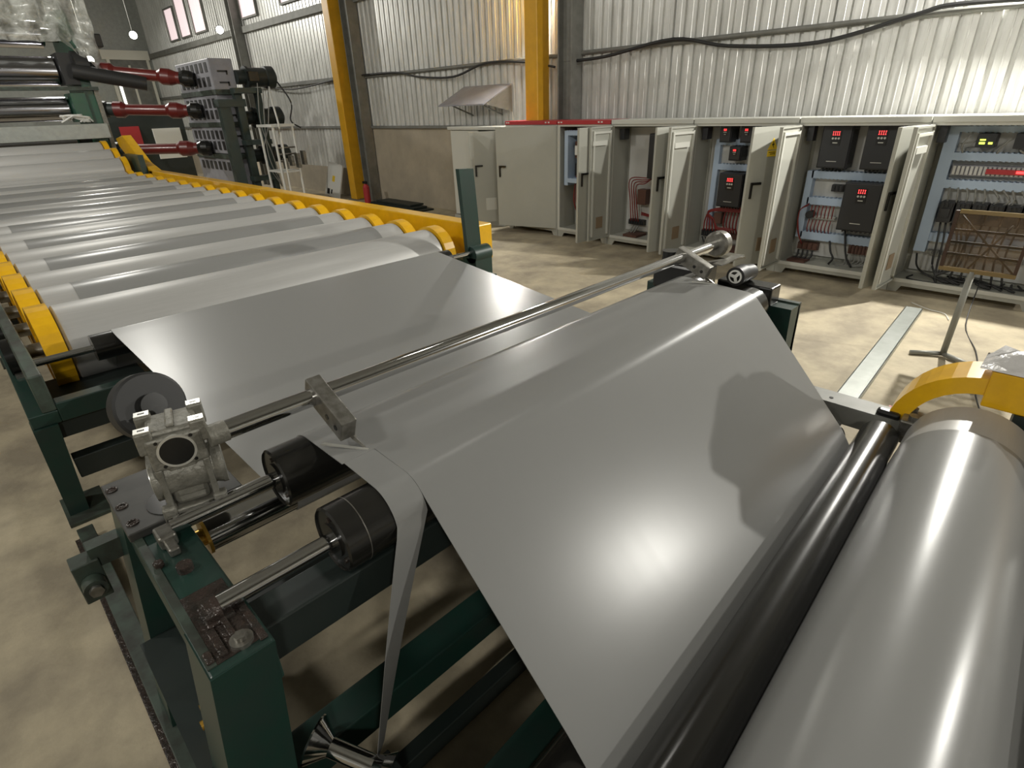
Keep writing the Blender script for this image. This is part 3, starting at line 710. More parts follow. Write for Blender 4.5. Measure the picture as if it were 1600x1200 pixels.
MB().box(.14, 3.56, 1.24, 1.37, .24, .36, bev=.006).build('cross_beam', 'green', st)
MB().box(.14, 3.56, 1.12, 1.18, .05, .14, bev=.004).build('cross_beam', 'olive', st)
MB().box(.14, 3.56, 1.95, 2.07, .30, .42, bev=.006).build('cross_beam', 'olive', st)
# rollers and shafts
def stand_roller(c, xl, xr, sl, sr, seams=()):
    o = MB().lathe((xl, c[0], c[1]), (xr, c[0], c[1]), [(0, .03), (0, .055), (.006, .055), (.006, c[2]-.008), (0.0, c[2]-.006), (.006, c[2]), (xr-xl, c[2]), (xr-xl, .03)], 56).build('roller', 'blackroll', st)
    MB().cyl((sl, c[0], c[1]), (xl+.01, c[0], c[1]), .026, 24).build('shaft', 'chrome', o)
    MB().cyl((xr-.01, c[0], c[1]), (sr, c[0], c[1]), .026, 24).build('shaft', 'chrome', o)
    for k_ in range(3):
        q_ = MB()
        an = math.radians(90+120*k_); q_.cyl((xl-.001, c[0]+.075*math.cos(an), c[1]+.075*math.sin(an)), (xl+.01, c[0]+.075*math.cos(an), c[1]+.075*math.sin(an)), .008, 10)
        q_.build('end_screw', 'greasy', o)
    for x in seams: MB().ring((x, c[0], c[1]), (x+.003, c[0], c[1]), c[2]+.0008, c[2]-.002, 56).build('seam', 'steel', o)
    return o
stand_roller(R1, .50, 3.34, .17, 3.56)
stand_roller(R2, .49, 3.32, .165, 3.60, seams=(.56,))
# dip roller with gold flange
dp = MB().lathe((.295, DIP[0], DIP[1]), (3.3, DIP[0], DIP[1]), [(0, .02), (0, DIP[2]), (3.005, DIP[2]), (3.005, .02)], 40).build('dip_roller', 'chrome', st, label='chrome roller with yellow zinc flange')
MB().lathe((.165, DIP[0], DIP[1]), (.295, DIP[0], DIP[1]), [(0, .026), (.075, .026), (.085, .034), (.115, .034), (.118, .072), (.13, .072)], 28).build('flange', 'brass', dp)
# pillow blocks and greasy hardware on the near top beam
MB().box(.12, .19, 1.255, 1.345, ZP-.002, ZP+.012, bev=.004).cyl((.125, 1.30, 1.060), (.165, 1.30, 1.060), .036, 20).build('shaft_clamp', 'greasy', st)
MB().box(.112, .132, 1.15, 1.25, ZP, ZP+.012, bev=.003).build('slide_plate', 'greasy', st)
MB().box(.150, .166, 1.19, 1.27, ZP, ZP+.014, bev=.003).build('slide_plate', 'greasy', st)
MB().box(.10, .21, 1.14, 1.42, ZP, ZP+.0025).build('grease_patch', 'greasy', st)
MB().cyl((.168, 1.165, ZP), (.168, 1.165, ZP+.012), .028, 24).cyl((.168, 1.165, ZP+.012), (.168, 1.165, ZP+.026), .016, 6).build('bolt', 'steel', st)
MB().box(.082, .10, 1.15, 1.19, ZP, ZP+.012, bev=.004).build('weld_bead', 'greasy', st)
MB().box(.20, .22, 1.13, 1.3, ZP, ZP+.006, bev=.003).build('weld_bead', 'greasy', st)
MB().box(.125, .175, 1.66, 1.735, ZP, ZP+.045, bev=.008).box(.135, .165, 1.61, 1.67, ZP, ZP+.028, bev=.006).build('bearing_block', 'steel', st)
MB().cyl((.10, 1.60, ZP), (.10, 1.60, ZP+.018), .014, 6).build('bolt', 'greasy', st)
MB().cyl((.15, 1.53, ZP), (.15, 1.53, ZP+.022), .022, 12).build('bolt', 'greasy', st)
MB().box(.10, .15, DIP[0]-.04, DIP[0]+.04, .74, .90).build('dip_bearing', 'steel', st)
MB().box(-.10, -.02, 2.05, 2.13, .70, .86, bev=.004).box(-.04, .08, 2.06, 2.12, .82, .90).cyl((-.06, 2.0, .78), (-.06, 2.14, .78), .035, 18).build('side_bracket', 'greenworn', st)
MB().cyl((-.06, 1.985, .78), (-.06, 2.0, .78), .022, 6).build('bracket_nut', 'steel', st)
rw = MB().ring((.045, 1.38, .62), (.085, 1.38, .62), .055, .03, 28).build('brass_wheel', 'brass', st)
MB().cyl((.03, 1.38, .62), (.10, 1.38, .62), .014, 12).build('wheel_axle', 'brass', rw)
# mounting plate with bolts
pl = MB().box(.068, .415, 1.775, 2.14, ZP, ZP+.03, bev=.004).build('mounting_plate', 'platesteel', st)
for (x, y) in ((.095, 1.83), (.092, 1.95), (.09, 2.08)):
    MB().cyl((x, y, ZP+.03), (x, y, ZP+.0315), .016, 20).ring((x, y, ZP+.03), (x, y, ZP+.034), .018, .012, 20).build('countersunk_bolt', 'greasy', pl)
MB().cyl((.235, 1.87, ZP+.03), (.235, 1.87, ZP+.033), .09, 40).build('dark_disc', 'black', pl)  # thin black disc lying on the plate
# knife bar
KY, KZ = 1.705, 1.325
kb = MB().cyl((.36, KY, KZ), (3.62, KY, KZ), .031, 28).build('knife_bar', 'chrome', st)
MB().lathe((3.55, KY, KZ), (3.66, KY, KZ), [(0, .026), (.03, .03), (.03, .07), (.05, .085), (.11, .085)], 36).build('end_disc', 'steel', kb)
MB().box(3.40, 3.62, 1.68, 2.05, 1.02, 1.20, bev=.02).cyl((3.45, 1.95, 1.2), (3.45, 1.95, 1.28), .06, 20).build('actuator_block', 'black', st)
# knife arms
def knife_arm(xc, flip):
    X = Matrix.Translation((xc, KY, KZ)) @ Matrix.Rotation(math.radians(24), 4, 'X')
    a = MB().box(-.028, .028, -.19, .05, -.040, .046, X=X, bev=.004)
    o = a.build('knife_arm', 'steel', st)
    s_ = MB()
    for yy in (-.10, -.155): s_.cyl(X @ Vector((-.0305, yy, -.002)), X @ Vector((-.022, yy, -.002)), .010, 14)
    s_.build('set_screw', 'black', o)
    tip = Vector((xc+.045, SLIT_Y-.004, 1.158)); base = X @ Vector((.012, -.165, -.035))
    s2 = Vector((.006, 0, 0)); u = Vector((0, .065, .02)); 
    MB().hexa([base-s2-u*.6, base+s2-u*.6, base+s2+u, base-s2+u], [tip-s2*.3, tip+s2*.3, tip+s2*.3+Vector((0, .008, 0)), tip-s2*.3+Vector((0, .008, 0))]).build('blade', 'steel', o)
    MB().hexa([(xc-.075, 1.60, 1.198), (xc-.060, 1.60, 1.198), (xc+.035, SLIT_Y+.01, 1.181), (xc+.028, SLIT_Y+.01, 1.181)], [(xc-.075, 1.60, 1.203), (xc-.060, 1.60, 1.203), (xc+.035, SLIT_Y+.01, 1.186), (xc+.028, SLIT_Y+.01, 1.186)]).build('blade_guide', 'padalu', o)
    return o
knife_arm(.715, 1); knife_arm(3.18, -1)
# right end hardware
MB().cyl((3.36, 1.44, 1.205), (3.46, 1.44, 1.205), .058, 28).cyl((3.46, 1.44, 1.205), (3.58, 1.44, 1.19), .05, 28).build('tension_wheel', 'rubber', st)
wc = MB().cyl((3.355, 1.44, 1.205), (3.36, 1.44, 1.205), .042, 28)
wh = wc.build('wheel_cap', 'white', st)
sl = MB()
for k_ in range(3):
    an = math.radians(30+120*k_); a2 = an+math.radians(85)
    pa = [(1.44+.032*math.cos(an+math.radians(t)), 1.205+.032*math.sin(an+math.radians(t))) for t in (0, 28, 57, 85)]
    pb = [(1.44+.012*math.cos(an+math.radians(42)), 1.205+.012*math.sin(an+math.radians(42)))]
    sl.prism(pa+pb, 'x', 3.3535, 3.355)
sl.build('wheel_slot', 'black', wh)
MB().box(3.3, 3.62, 1.555, 1.585, 1.26, 1.275, X=Matrix.Translation((3.46, 1.57, 1.265)) @ Matrix.Rotation(math.radians(-22), 4, 'Z') @ Matrix.Translation((-3.46, -1.57, -1.265))).box(3.3, 3.62, 1.51, 1.57, 1.272, 1.28).build('angle_bracket', 'steel', st)
MB().box(3.46, 3.6, 1.24, 1.6, 1.02, 1.14, bev=.01).cyl((3.50, 1.30, 1.065), (3.62, 1.30, 1.065), .05, 24).build('bearing_block', 'black', st)

# gearbox
gx, gy, gz = .275, 1.79, 1.285
gb = root('worm_gearbox', 'cast aluminium worm gearbox with round bores on the mounting plate at the knife bar', 'gearbox', (gx, gy, ZP+.03))
GX = Matrix.Translation((gx, gy, 1.07)) @ Matrix.Rotation(math.radians(-14), 4, 'Z') @ Matrix.Diagonal((.92, .92, .84, 1)) @ Matrix.Translation((0, 0, -1.07))
def with_bore(mb, axis, c, R, r, d0, d1, n=28):
    return mb
b = MB()
b.box(-.065, .065, -.075, .085, 1.075, 1.115, X=GX, bev=.006)           # foot flange
b.box(-.055, .055, -.055, .075, 1.115, 1.36, X=GX, bev=.018)            # housing
b.box(-.082, .082, -.072, -.045, 1.285, 1.415, X=GX, bev=.010)          # front input face
b.box(-.075, .075, -.05, .10, 1.385, 1.432, X=GX, bev=.012)             # top bed
b.box(-.012, .012, -.04, .09, 1.432, 1.445, X=GX, bev=.004)
for sx in (-1, 1):
    for sy in (-.045, .085): b.box(sx*.078-.024, sx*.078+.024, sy-.022, sy+.022, 1.36, 1.446, X=GX, bev=.006)
    b.box(sx*.07-.010, sx*.07+.010, -.07, -.05, 1.10, 1.29, X=GX, bev=.004)
    b.box(sx*.078-.022, sx*.078+.022, -.085, -.045, 1.072, 1.135, X=GX, bev=.008)
b.lathe(GX @ Vector((-.10, .01, 1.225)), GX @ Vector((.10, .01, 1.225)), [(0, .058), (0, .078), (.012, .078), (.03, .070), (.17, .070), (.188, .078), (.2, .078), (.2, .05)], 36)
for zz in (1.15, 1.175, 1.20): b.box(-.04, .04, -.06, -.05, zz, zz+.007, X=GX)
b.build('housing', 'castalu', gb)
MB().ring(GX @ Vector((0, -.075, 1.352)), GX @ Vector((0, -.062, 1.352)), .053, .046, 40).build('bore_rim', 'padalu', gb)
MB().lathe(GX @ Vector((0, -.0745, 1.352)), GX @ Vector((0, -.06, 1.352)), [(0, .047), (.014, .047)], 40).build('input_bore', 'black', gb, label='dark round bore opening')
MB().ring(GX @ Vector((-.104, .01, 1.225)), GX @ Vector((-.098, .01, 1.225)), .062, .052, 40).build('bore_rim', 'padalu', gb)
MB().cyl(GX @ Vector((-.1035, .01, 1.225)), GX @ Vector((-.09, .01, 1.225)), .052, 40).build('output_bore', 'steel', gb)
for sx in (-1, 1):
    for sy in (-.045, .085):
        pd = MB().box(sx*.078-.022, sx*.078+.022, sy-.018, sy+.018, 1.446, 1.450, X=GX).build('mounting_pad', 'padalu', gb)
        MB().box(sx*.078-.010, sx*.078+.010, sy-.004, sy+.005, 1.450, 1.451, X=GX).build('slot', 'black', pd)
hs = MB()
for (u, v) in ((-.05, .048), (.05, .048), (-.045, -.05), (.045, -.05)): hs.cyl(GX @ Vector((u, -.0735, 1.352+v)), GX @ Vector((u, -.07, 1.352+v)), .0055, 10)
hs.build('tapped_holes', 'black', gb)
MB().cyl((gx+.07, KY, KZ), (.40, KY, KZ), .034, 24).build('output_hub', 'castalu', gb)
dsk = root('drive_disc', 'large black round flange disc standing behind the aluminium gearbox', 'disc', (.2, 2.02, ZP+.03))
dc = Vector((.270, 2.03, 1.345))
dn = Vector((.25, -1, .35)).normalized()
MB().lathe(dc+dn*.03, dc-dn*.03, [(0, .02), (0, .104), (.006, .112), (.054, .112), (.06, .105), (.06, .02)], 48).build('rim', 'rubber', dsk)
MB().lathe(dc+dn*.05, dc-dn*.13, [(0, .03), (0, .04), (.02, .04), (.18, .05), (.18, .0)], 32).build('hub', 'black', dsk)
MB().box(.24, .30, 2.02, 2.08, ZP+.03, 1.28).build('support_bracket', 'black', dsk)

# trim winding spool
spo = root('winding_spool', 'small chrome flared spool low beside the green post, taking the edge strip', 'spool', (.33, 1.15, 0))
a = Vector((.27, 1.24, .43)); b_ = Vector((.40, 1.02, .36)); L = (b_-a).length
MB().lathe(a, b_, [(0, .02), (0, .075), (.006, .075), (.03, .055), (.06, .03), (L-.06, .03), (L-.03, .04), (L, .06), (L, .0)], 36).build('flanged_core', 'chrome', spo)
MB().box(.36, .44, .98, 1.10, 0, .34, bev=.004).build('stand_post', 'olive', spo)

# ------------------------------------------------------------------ winder / haul-off unit
wn = root('haul_off_unit', 'haul-off unit with two black nip rollers and big silver drums under yellow guards', 'machine', (2, 0.2, 0))
SKEW = wn
def drum(c, xl, xr, m_, name, label=None):
    o = MB().lathe((xl, c[0], c[1]), (xr, c[0], c[1]), [(0, .03), (0, c[2]-.008), (.008, c[2]), (xr-xl-.008, c[2]), (xr-xl, c[2]-.008), (xr-xl, .03)], 72).build(name, m_, wn, label=label)
    MB().cyl((xl-.12, c[0], c[1]), (xl, c[0], c[1]), min(.03, c[2]*.4), 20).build('shaft', 'chrome', o)
    MB().cyl((xr, c[0], c[1]), (xr+.14, c[0], c[1]), min(.03, c[2]*.4), 20).build('shaft', 'chrome', o)
    return o
drum(RA, .30, 3.24, 'blackroll', 'nip_roller'); drum(RB, .30, 3.36, 'blackroll', 'nip_roller')
drum(DR, .30, 3.42, 'silver', 'haul_drum'); drum(DR2, .30, 3.42, 'silver', 'haul_drum')
MB().box(3.44, 3.54, .36, 1.05, .40, .52, bev=.006).box(3.44, 3.60, .30, 1.06, .515, .525).build('side_channel', 'darksteel', wn)
MB().cyl((3.50, .78, .525), (3.50, .78, .528), .012, 12).build('bolt_hole', 'black', wn)
MB().box(3.45, 3.51, RB[0]-.06, RB[0]+.06, .38, .56, bev=.016).build('bearing_block', 'black', wn)
MB().box(3.38, 3.56, .30, .40, .47, .57, bev=.01).cyl((3.42, .34, .57), (3.42, .34, .60), .03, 16).cyl((3.52, .36, .55), (3.52, .36, .60), .02, 12).build('bearing_cap', 'steel', wn)
# arched yellow guard and beam
gd = MB(); n = 22; ro, ri = .41, .32; yc, zc = .07, .47
po = arc(yc, zc, ro, -5, 185, n); pi_ = arc(yc, zc, ri, -5, 185, n)
po = [(yc+(p[0]-yc), p[1]) for p in po]
vs = []; fs = []
for (x) in (3.48, 3.74):
    for p, q2 in zip(po, pi_): vs += [(x, p[0], p[1]), (x, q2[0], q2[1])]
N = (n+1)*2
for i in range(n):
    a0 = 2*i
    fs += [(a0, a0+1, a0+3, a0+2), (N+a0, N+a0+2, N+a0+3, N+a0+1), (a0, a0+2, N+a0+2, N+a0), (a0+1, N+a0+1, N+a0+3, a0+3)]
gd.add(vs, fs); gd.build('drum_guard', 'yellow', wn, label='arched yellow guard over the drum end')
MB().box(3.47, 3.75, -1.6, .10, .73, .93, bev=.008).build('guard_beam', 'yellow', wn)
MB().box(3.46, 3.64, -1.6, -.04, .30, .73).build('side_frame', 'olive', wn)
MB().box(3.46, 3.58, -1.6, 1.0, .05, .17).build('side_frame', 'green', wn)
for y in (.92, -.3, -1.5):
    MB().box(3.46, 3.58, y, y+.1, 0, .42).build('leg', 'green', wn)
    MB().box(.02, .14, y, y+.1, 0, .40).build('leg', 'green', wn)
MB().box(.02, .14, -1.6, 1.0, .30, .46).build('side_frame', 'green', wn)
MB().box(.14, 3.46, .845, .955, .22, .32, bev=.005).build('cross_beam', 'green', wn)
wr_ = MB()
ng = 14; 
gv = []; gf = []
for i in range(ng+1):
    for j in range(9):
        y = .16-.80*i/ng; x = 3.46+.26*j/8
        z = .945+.05*math.sin(j/8*math.pi)+.022*math.sin(i*1.7+j*.9)+.018*math.sin(i*.8-j*1.9)
        if j in (0, 8) or i in (0, ng): z = .934
        gv.append((x, y, z))
for i in range(ng):
    for j in range(8):
        a0 = i*9+j; gf.append((a0, a0+1, a0+10, a0+9))
wr_.add(gv, gf, True); wr_.add([(3.46, .16, .934), (3.72, .16, .934), (3.72, -.64, .934), (3.46, -.64, .934)], [(0, 1, 2, 3)])
tag(wr_.build('wrapping_film', 'filmwhite'), 'crumpled whitish plastic film lying on the yellow guard beam', 'film')
# unseen shadow caster added right of the frame, outline shaped for the sheet's shadow
cp = root('unseen_caster', 'added unseen grey sloping console on a post beside the haul-off unit', 'shadow_caster', (3.85, -.75, 0))
MB().box(3.80, 3.90, -.80, -.70, 0, 1.3).build('post', 'green', cp)
MB().prism([(-1.055, 1.34), (-1.055, 1.69), (-.96, 1.70), (-.56, 1.665), (-.545, 1.60), (-.47, 1.59), (-.34, 1.49), (-.13, .90), (-.30, .97)], 'x', 3.74, 3.90).build('housing', 'cabinet', cp)
MB().box(3.74, 3.80, -1.21, -1.05, 1.44, 1.585, bev=.01).build('caster_block', 'black', cp)

# ------------------------------------------------------------------ floor items on the right
ch = root('galvanised_channel', 'long pale galvanised steel channel lying on the concrete floor', 'channel', (5.9, 1.0, 0))
def slab(x0, y0, x1, y1, w_, z0, z1):
    d = Vector((x1-x0, y1-y0, 0)); n_ = Vector((-d.y, d.x, 0)).normalized()*w_/2
    A_ = Vector((x0, y0, 0)); B_ = Vector((x1, y1, 0))
    return [A_-n_, B_-n_, B_+n_, A_+n_], z0, z1
def slabbox(mb, *a):
    P_, z0, z1 = slab(*a); mb.hexa([(p.x, p.y, z0) for p in P_], [(p.x, p.y, z1) for p in P_]); return mb
slabbox(MB(), 4.30, .915, 7.30, 1.065, .16, .045, .05).build('web', 'galv', ch)
e = MB(); slabbox(e, 4.304, .838, 7.304, .988, .008, 0, .05); slabbox(e, 4.296, .992, 7.296, 1.142, .008, 0, .05)
slabbox(e, 4.303, .858, 7.303, 1.008, .012, .05, .054); e.build('flange', 'galv', ch)

sd = root('panel_stand', 'grey T-footed stand holding a framed brown translucent panel before the last cabinet', 'stand', (6.09, .58, 0))
MB().tube([(6.09, .57, .03), (6.085, .56, .80)], .026, 12).build('pole', 'galvpole', sd)
MB().tube([(5.96, .80, .022), (6.09, .575, .03)], .022, 10).build('foot', 'galvpole', sd)
MB().tube([(5.93, .30, .022), (6.09, .575, .03)], .022, 10).build('foot', 'galvpole', sd)
fr = MB()
y0, y1, z0, z1 = .27, .80, .79, 1.29
fr.box(6.07, 6.10, y0, y0+.025, z0, z1).build('side_frame', 'brownframe', sd)
MB().box(6.07, 6.10, y1-.025, y1, z0, z1).build('side_frame', 'brownframe', sd)
MB().box(6.065, 6.10, y0, y1, z0-.005, z0+.028).build('edge_strip', 'tapestrip', sd)
MB().box(6.065, 6.10, y0, y1-.03, z1-.02, z1+.01).build('edge_strip', 'tapestrip', sd)
MB().box(6.08, 6.086, y0+.025, y1-.025, z0+.028, z1-.02).build('tinted_panel', 'bronzeglass', sd)
bz = MB()
for zz in (.92, 1.02, 1.12): bz.box(6.086, 6.10, y0+.02, y1-.02, zz, zz+.02)
bz.tube([(6.095, .3, .82), (6.095, .75, 1.25)], .009, 6); bz.tube([(6.095, .6, .82), (6.095, .4, 1.2)], .009, 6)
bz.build('brace_bar', 'olive', sd)
tag(MB().tube(curve_pts([(7.75, .62, .3), (7.1, .56, .02), (6.4, .37, .012), (5.9, .28, .012), (5.4, .22, .012), (4.9, .1, .012), (4.4, .0, .012)]), .006, 6).build('floor_cable', 'blackwire'),
    'thin black cable trailing over the floor right of the stand foot', 'cable')
tag(MB().tube(curve_pts([(7.6, 1.15, .012), (7.45, .95, .012), (7.4, .8, .012), (7.2, .72, .012)]), .005, 6).build('floor_cable', 'white'), 'short white cable on the floor under the last open cabinet', 'cable')
rg = MB(); rg.add([(4.62, .62, .004), (4.72, .66, .02), (4.74, .56, .004), (4.66, .52, .015), (4.55, .56, .004)], [(0, 1, 2), (0, 2, 3), (0, 3, 4)]); tag(rg.build('cloth_scrap', 'redpaint'), 'small red scrap lying on the floor beyond the nip roller end', 'scrap')

# ------------------------------------------------------------------ left background: extinguisher, panel, frame table
fe = root('fire_extinguisher', 'red fire extinguisher on the floor at the foot of the yellow column', 'extinguisher', (8.15, 13.7, 0))
MB().lathe((8.15, 13.7, 0), (8.15, 13.7, .5), [(0, .07), (.01, .085), (.42, .085), (.48, .05), (.5, .025)], 20).build('cylinder', 'redpaint', fe)
MB().box(8.12, 8.18, 13.65, 13.8, .5, .56).build('valve', 'black', fe)
wp = root('leaning_panel', 'white panel with a yellow sticker leaning by the yellow column', 'panel', (8.2, 15.8, 0))
X = Matrix.Translation((8.15, 15.6, .02)) @ Matrix.Rotation(math.radians(14), 4, 'Y') @ Matrix.Rotation(math.radians(6), 4, 'X')
MB().box(0, .03, -.38, .45, 0, .92, X=X).build('board', 'white', wp)
MB().box(-.004, 0, -.02, .12, .42, .58, X=X).build('sticker', 'signyellow', wp)
MB().box(-.004, 0, .2, .34, .05, .2, X=X).box(-.004, 0, .05, .12, .08, .2, X=X).build('black_mark', 'black', wp)
tf = root('frame_table', 'cream tubular frame table with valves, beside the gearbox stand', 'table', (7.0, 15.5, 0))
x0, x1, y0, y1 = 6.5, 7.0, 14.9, 15.7
for (x, y) in ((x0, y0), (x1, y0), (x0, y1), (x1, y1)): MB().cyl((x, y, 0), (x, y, 1.95), .03, 10).build('leg', 'white', tf)
MB().box(x0-.05, x1+.05, y0-.05, y1+.05, 1.93, 1.99).build('top_plate', 'white', tf)
MB().box(x0, x1, y0, y1, .86, .90).build('shelf', 'white', tf)
MB().tube([(x0, y0, 1.3), (x1, y0, 1.3)], .02, 8).tube([(x0, y0, 1.45), (x1, y0, 1.45)], .02, 8).tube([(x0, y0, 1.15), (x1-.3, y0, 1.15)], .02, 8).build('pipe', 'steel', tf)
for i in range(4): MB().box(x0+.12+i*.17, x0+.2+i*.17, y0-.06, y0+.1, .95+.06*(i % 2), 1.2+.05*i).build('valve', 'steel', tf)
tag(MB().tube(curve_pts([(7.1, 16.0, 2.85), (6.75, 15.2, 2.5), (6.58, 14.7, 1.9), (6.56, 14.7, 1.2), (6.55, 14.7, .02)]), .022, 8).build('hose', 'white'), 'cream hose hanging in front of the frame table', 'hose')
sk = root('steel_scrap_stack', 'low dark stack of flat steel lying along the beige wall', 'steel stack', (8.2, 12.2, 0))
for i, (a0, a1, y, L) in enumerate(((8.0, 8.5, 11.3, 2.2), (8.05, 8.45, 11.5, 1.9), (8.1, 8.5, 11.7, 1.5))):
    MB().box(a0, a1, y, y+L, i*.045, i*.045+.04).build('flat_bar', 'olive', sk)

# pinion stand / distribution gearbox
gs = root('pinion_stand', 'tall violet grey slotted gearbox column with dark green frame and three motors', 'machine', (6.2, 17.6, 0))
gxa, gxb, gya, gyb = 6.08, 6.68, 16.9, 19.6
for (z0, z1) in ((.0, 1.15), (1.28, 1.95), (2.05, 2.72), (2.82, 3.55)):
    b = MB().box(gxa, gxb, gya+.08, gyb, z0, z1, bev=.02)
    o = b.build('gear_case', 'gearplate', gs)
    sl = MB()
    for i in range(7):
        for zz in (z0+.10, z1-.30):
            if z1-z0 > .5: sl.box(gxa-.01, gxa+.02, gya+.25+i*.34, gya+.43+i*.34, zz, zz+.22)
    for i in range(2):
        sl.box(gxa+.17, gxa+.42, gya+.07, gya+.1, z0+.16+i*.26, z0+.20+i*.26).box(gxa+.38, gxa+.42, gya+.07, gya+.1, z0+.10+i*.26, z0+.20+i*.26)
    sl.build('slot', 'rubber', o, kind='stuff')
for zz in (1.15, 1.95, 2.72): MB().box(gxa-.02, gxb+.05, gya, gyb, zz, zz+.12).build('divider', 'greenworn', gs)
for (xa, xb_, ya_, zt) in ((5.93, 6.2, 16.5, 2.42), (6.38, 6.56, 16.5, 2.72), (6.86, 6.98, 16.3, 2.75)): MB().box(xa, xb_, ya_, ya_+.2, 0, zt).build('frame_post', 'teal', gs)
MB().box(5.9, 6.6, 16.45, 16.75, 2.42, 2.60).build('frame_beam', 'teal', gs)
MB().box(6.3, 7.0, 16.25, 16.55, 2.72, 2.85).build('frame_beam', 'teal', gs)
MB().box(6.3, 7.0, 16.25, 16.55, 1.5, 1.62).build('frame_beam', 'teal', gs)
MB().box(6.3, 7.0, 16.25, 16.55, .6, .72).build('frame_beam', 'teal', gs)
for (z, r_) in ((3.12, .27), (2.15, .26), (1.2, .24)):
    mo = MB().lathe((6.68, 16.95, z), (7.75, 16.95, z), [(0, .17), (.22, .17), (.23, r_), (.3, r_), (.32, r_*.85), (.75, r_*.85), (.77, r_), (.98, r_), (1.05, r_*.6), (1.06, 0)], 24).build('motor', 'olive', gs)
    MB().box(6.9, 7.15, 16.62, 16.75, z-.1, z+.12).build('terminal_box', 'black', mo)
for i in range(3):
    tag(MB().tube(curve_pts([(6.9+i*.12, 16.2, 2.95-i*.1), (6.75+i*.1, 16.15, 2.0), (6.9-i*.12, 16.15, 1.2), (7.0, 16.2, .4)]), .014, 6).build('conduit', 'greywire'),
        ['thin grey conduit hanging nearest the gearbox frame posts', 'middle grey conduit hanging before the gearbox motors', 'outer grey conduit hanging below the topmost motor'][i], 'conduit')
tag(MB().tube(curve_pts([(7.7, 16.9, 3.1), (7.9, 16.6, 2.5), (7.75, 16.5, 2.05), (8.0, 16.5, 1.85)]), .02, 6).build('motor_cable', 'blackwire'), 'black cable hanging from the topmost motor', 'cable')

# cardan shafts
for i, (za, zb, lab) in enumerate(((3.40, 3.12, 'top red cardan shaft between roll stack and gearbox'), (2.48, 2.36, 'middle dark red cardan shaft between roll stack and gearbox'), (1.48, 1.42, 'lowest red brown cardan shaft between roll stack and gearbox'))):
    r = root('cardan_shaft', lab, 'shaft', (4.8, 18.5, za-.3), None)
    a = Vector((4.0, 19.4, za)); b_ = Vector((6.04, 18.1, zb)); L = (b_-a).length
    MB().lathe(a, b_, [(0, .13), (.25, .15), (.26, .20), (.45, .20), (.55, .135), (L-.9, .135), (L-.8, .20), (L-.6, .20), (L-.45, .15), (L-.35, .15)], 20).build('tube', 'shaftred', r)
    MB().lathe(a-(b_-a).normalized()*.02, a+(b_-a).normalized()*.28, [(0, .20), (.1, .20), (.12, .17), (.3, .17)], 20).build('joint', 'olive', r)
    MB().lathe(b_-(b_-a).normalized()*.36, b_, [(0, .16), (.1, .21), (.25, .21), (.35, .17)], 20).build('joint', 'black', r)

# calender (roll stack)
cal = root('calender', 'tall calender of polished steel rolls in a green frame at the upper left', 'machine', (2.5, 20, 0))
for (z, y, rr) in ((3.37, 19.7, .33), (2.52, 19.7, .28), (4.2, 20.1, .30), (1.75, 20.2, .28)):
    MB().lathe((.5, y, z), (3.3, y, z), [(0, .1), (0, rr), (2.75, rr), (2.8, rr*.8), (2.8, .1)], 44).build('calender_roll', 'chromeroll', cal)
    MB().cyl((3.3, y, z), (3.85, y, z), rr*.5, 24).build('roll_neck', 'black', cal)
fp = MB().prism([(19.2, 0), (20.9, 0), (20.9, 4.7), (19.5, 4.7), (19.2, 4.1)], 'x', 3.62, 3.84).build('side_frame', 'green2', cal)
MB().prism([(19.2, 0), (20.9, 0), (20.9, 4.7), (19.5, 4.7), (19.2, 4.1)], 'x', .2, .42).build('side_frame', 'green', cal)
MB().box(3.30, 3.62, 19.1, 19.9, 2.2, 2.86).build('bearing_chock', 'green2', cal)
MB().box(3.30, 3.62, 19.15, 19.9, 3.05, 3.75).build('bearing_chock', 'rubber', cal)
MB().box(3.84, 3.94, 19.12, 20.0, 1.2, 2.95).build('edge_plate', 'castalu', cal)
MB().box(.5, 3.95, 19.05, 19.15, 2.92, 3.0).build('front_rail', 'greenworn', cal)
MB().box(.9, 3.85, 18.85, 19.1, 1.80, 2.15, bev=.01).build('cross_beam', 'galv', cal)
MB().cyl((3.5, 19.0, 3.35), (5.0, 18.7, 3.05), .17, 20).cyl((3.6, 19.2, 3.5), (3.9, 19.2, 3.5), .3, 24).build('screw_motor', 'rubber', cal)
MB().box(3.9, 4.4, 19.2, 19.6, 3.9, 4.2, bev=.03).build('screw_motor', 'rubber', cal)
hz = MB()
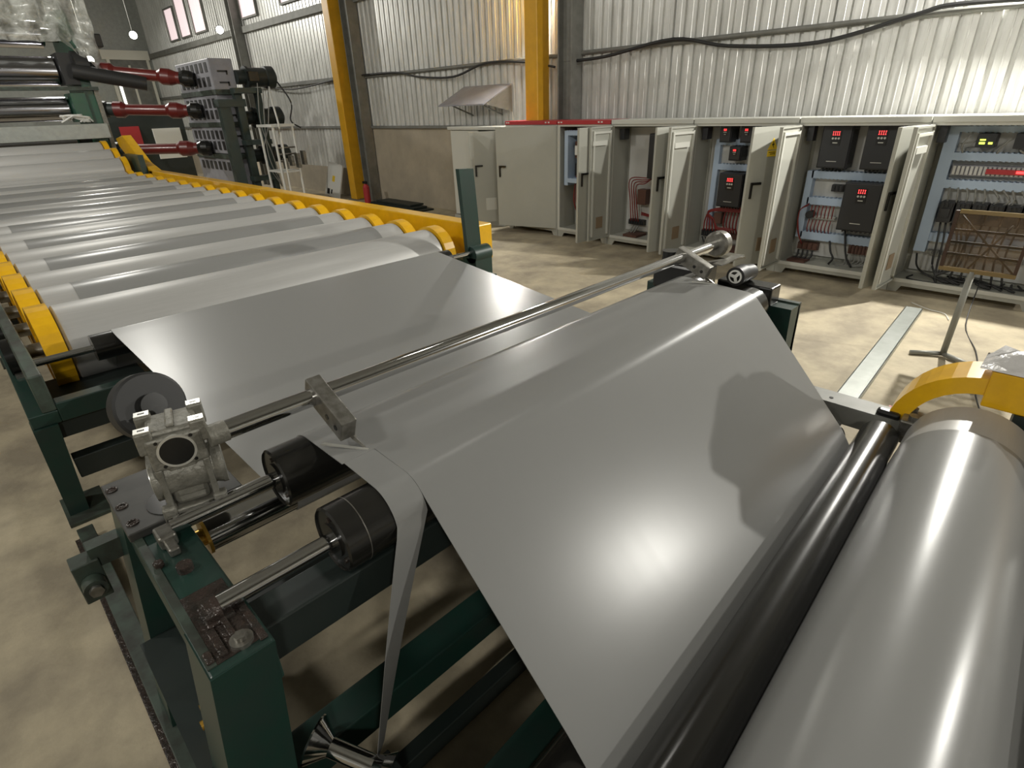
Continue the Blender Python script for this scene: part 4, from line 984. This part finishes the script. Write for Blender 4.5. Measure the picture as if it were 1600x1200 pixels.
for i in range(9): hz.tube(curve_pts([(2.9+i*.06, 18.95, 2.2+.02*i), (3.0+random.uniform(-.1, .2), 18.9, 2.35), (3.2+i*.04, 18.95, 2.3), (3.3+random.uniform(0, .3), 19.0, 2.2)]), .022, 6)
hz.build('hose_bundle', 'white', cal, kind='stuff')
wf = MB(); gv = []; gf = []; ni, nj = 26, 14
for i in range(ni+1):
    for j in range(nj+1):
        x = 1.2+3.0*i/ni; z = 5.3-1.35*j/nj
        y = 19.0+.14*math.sin(i*1.3+j*.4)+.1*math.sin(i*2.9)+.15*j/nj*math.sin(j*1.7)
        if i > 20: z -= .25*(i-20)*j/nj*.5
        gv.append((x, y, z))
for i in range(ni):
    for j in range(nj):
        a0 = i*(nj+1)+j; gf.append((a0, a0+1, a0+nj+2, a0+nj+1))
wf.add(gv, gf, True)
tag(wf.build('wrapping_film', 'film'), 'clear crumpled plastic film draped over the top of the calender', 'film')
MB_bb = root('back_machine', 'pale machine housing with a red label behind the roll stack', 'machine', (6.0, 25, 0))
MB().box(4.6, 7.4, 24.5, 25.5, 0, 2.6, bev=.02).build('housing', 'olive', MB_bb)
MB().box(5.3, 5.9, 24.45, 24.5, 1.1, 2.0).build('red_label', 'redpaint', MB_bb)
MB().box(6.3, 7.2, 24.45, 24.5, .9, 1.9).build('pale_door', 'white', MB_bb)

# visible flood lights
for (x, y, z, lab) in ((6.3, 23.5, 4.65, 'bright round flood light above the door frame, middle of the far three'), (5.1, 24.5, 4.0, 'bright flood light low beside the plastic wrapped calender'),
                       (8.3, 21.5, 4.70, 'bright flood light under the high windows')):
    r = root('flood_light', lab, 'lamp', (x, y, z))
    d = Vector((-x, -y, 2.2-z)).normalized(); c = Vector((x, y, z))
    MB().lathe(c, c+d*.1, [(0, .05), (.04, .12), (.1, .13)], 20).build('housing', 'black', r)
    MB().cyl(c+d*.1, c+d*.11, .11, 20).build('lens', 'lampglass', r)
    MB().cyl(c-d*.0, (x, y, 6.8), .012, 6).build('hanger', 'darksteel', r)
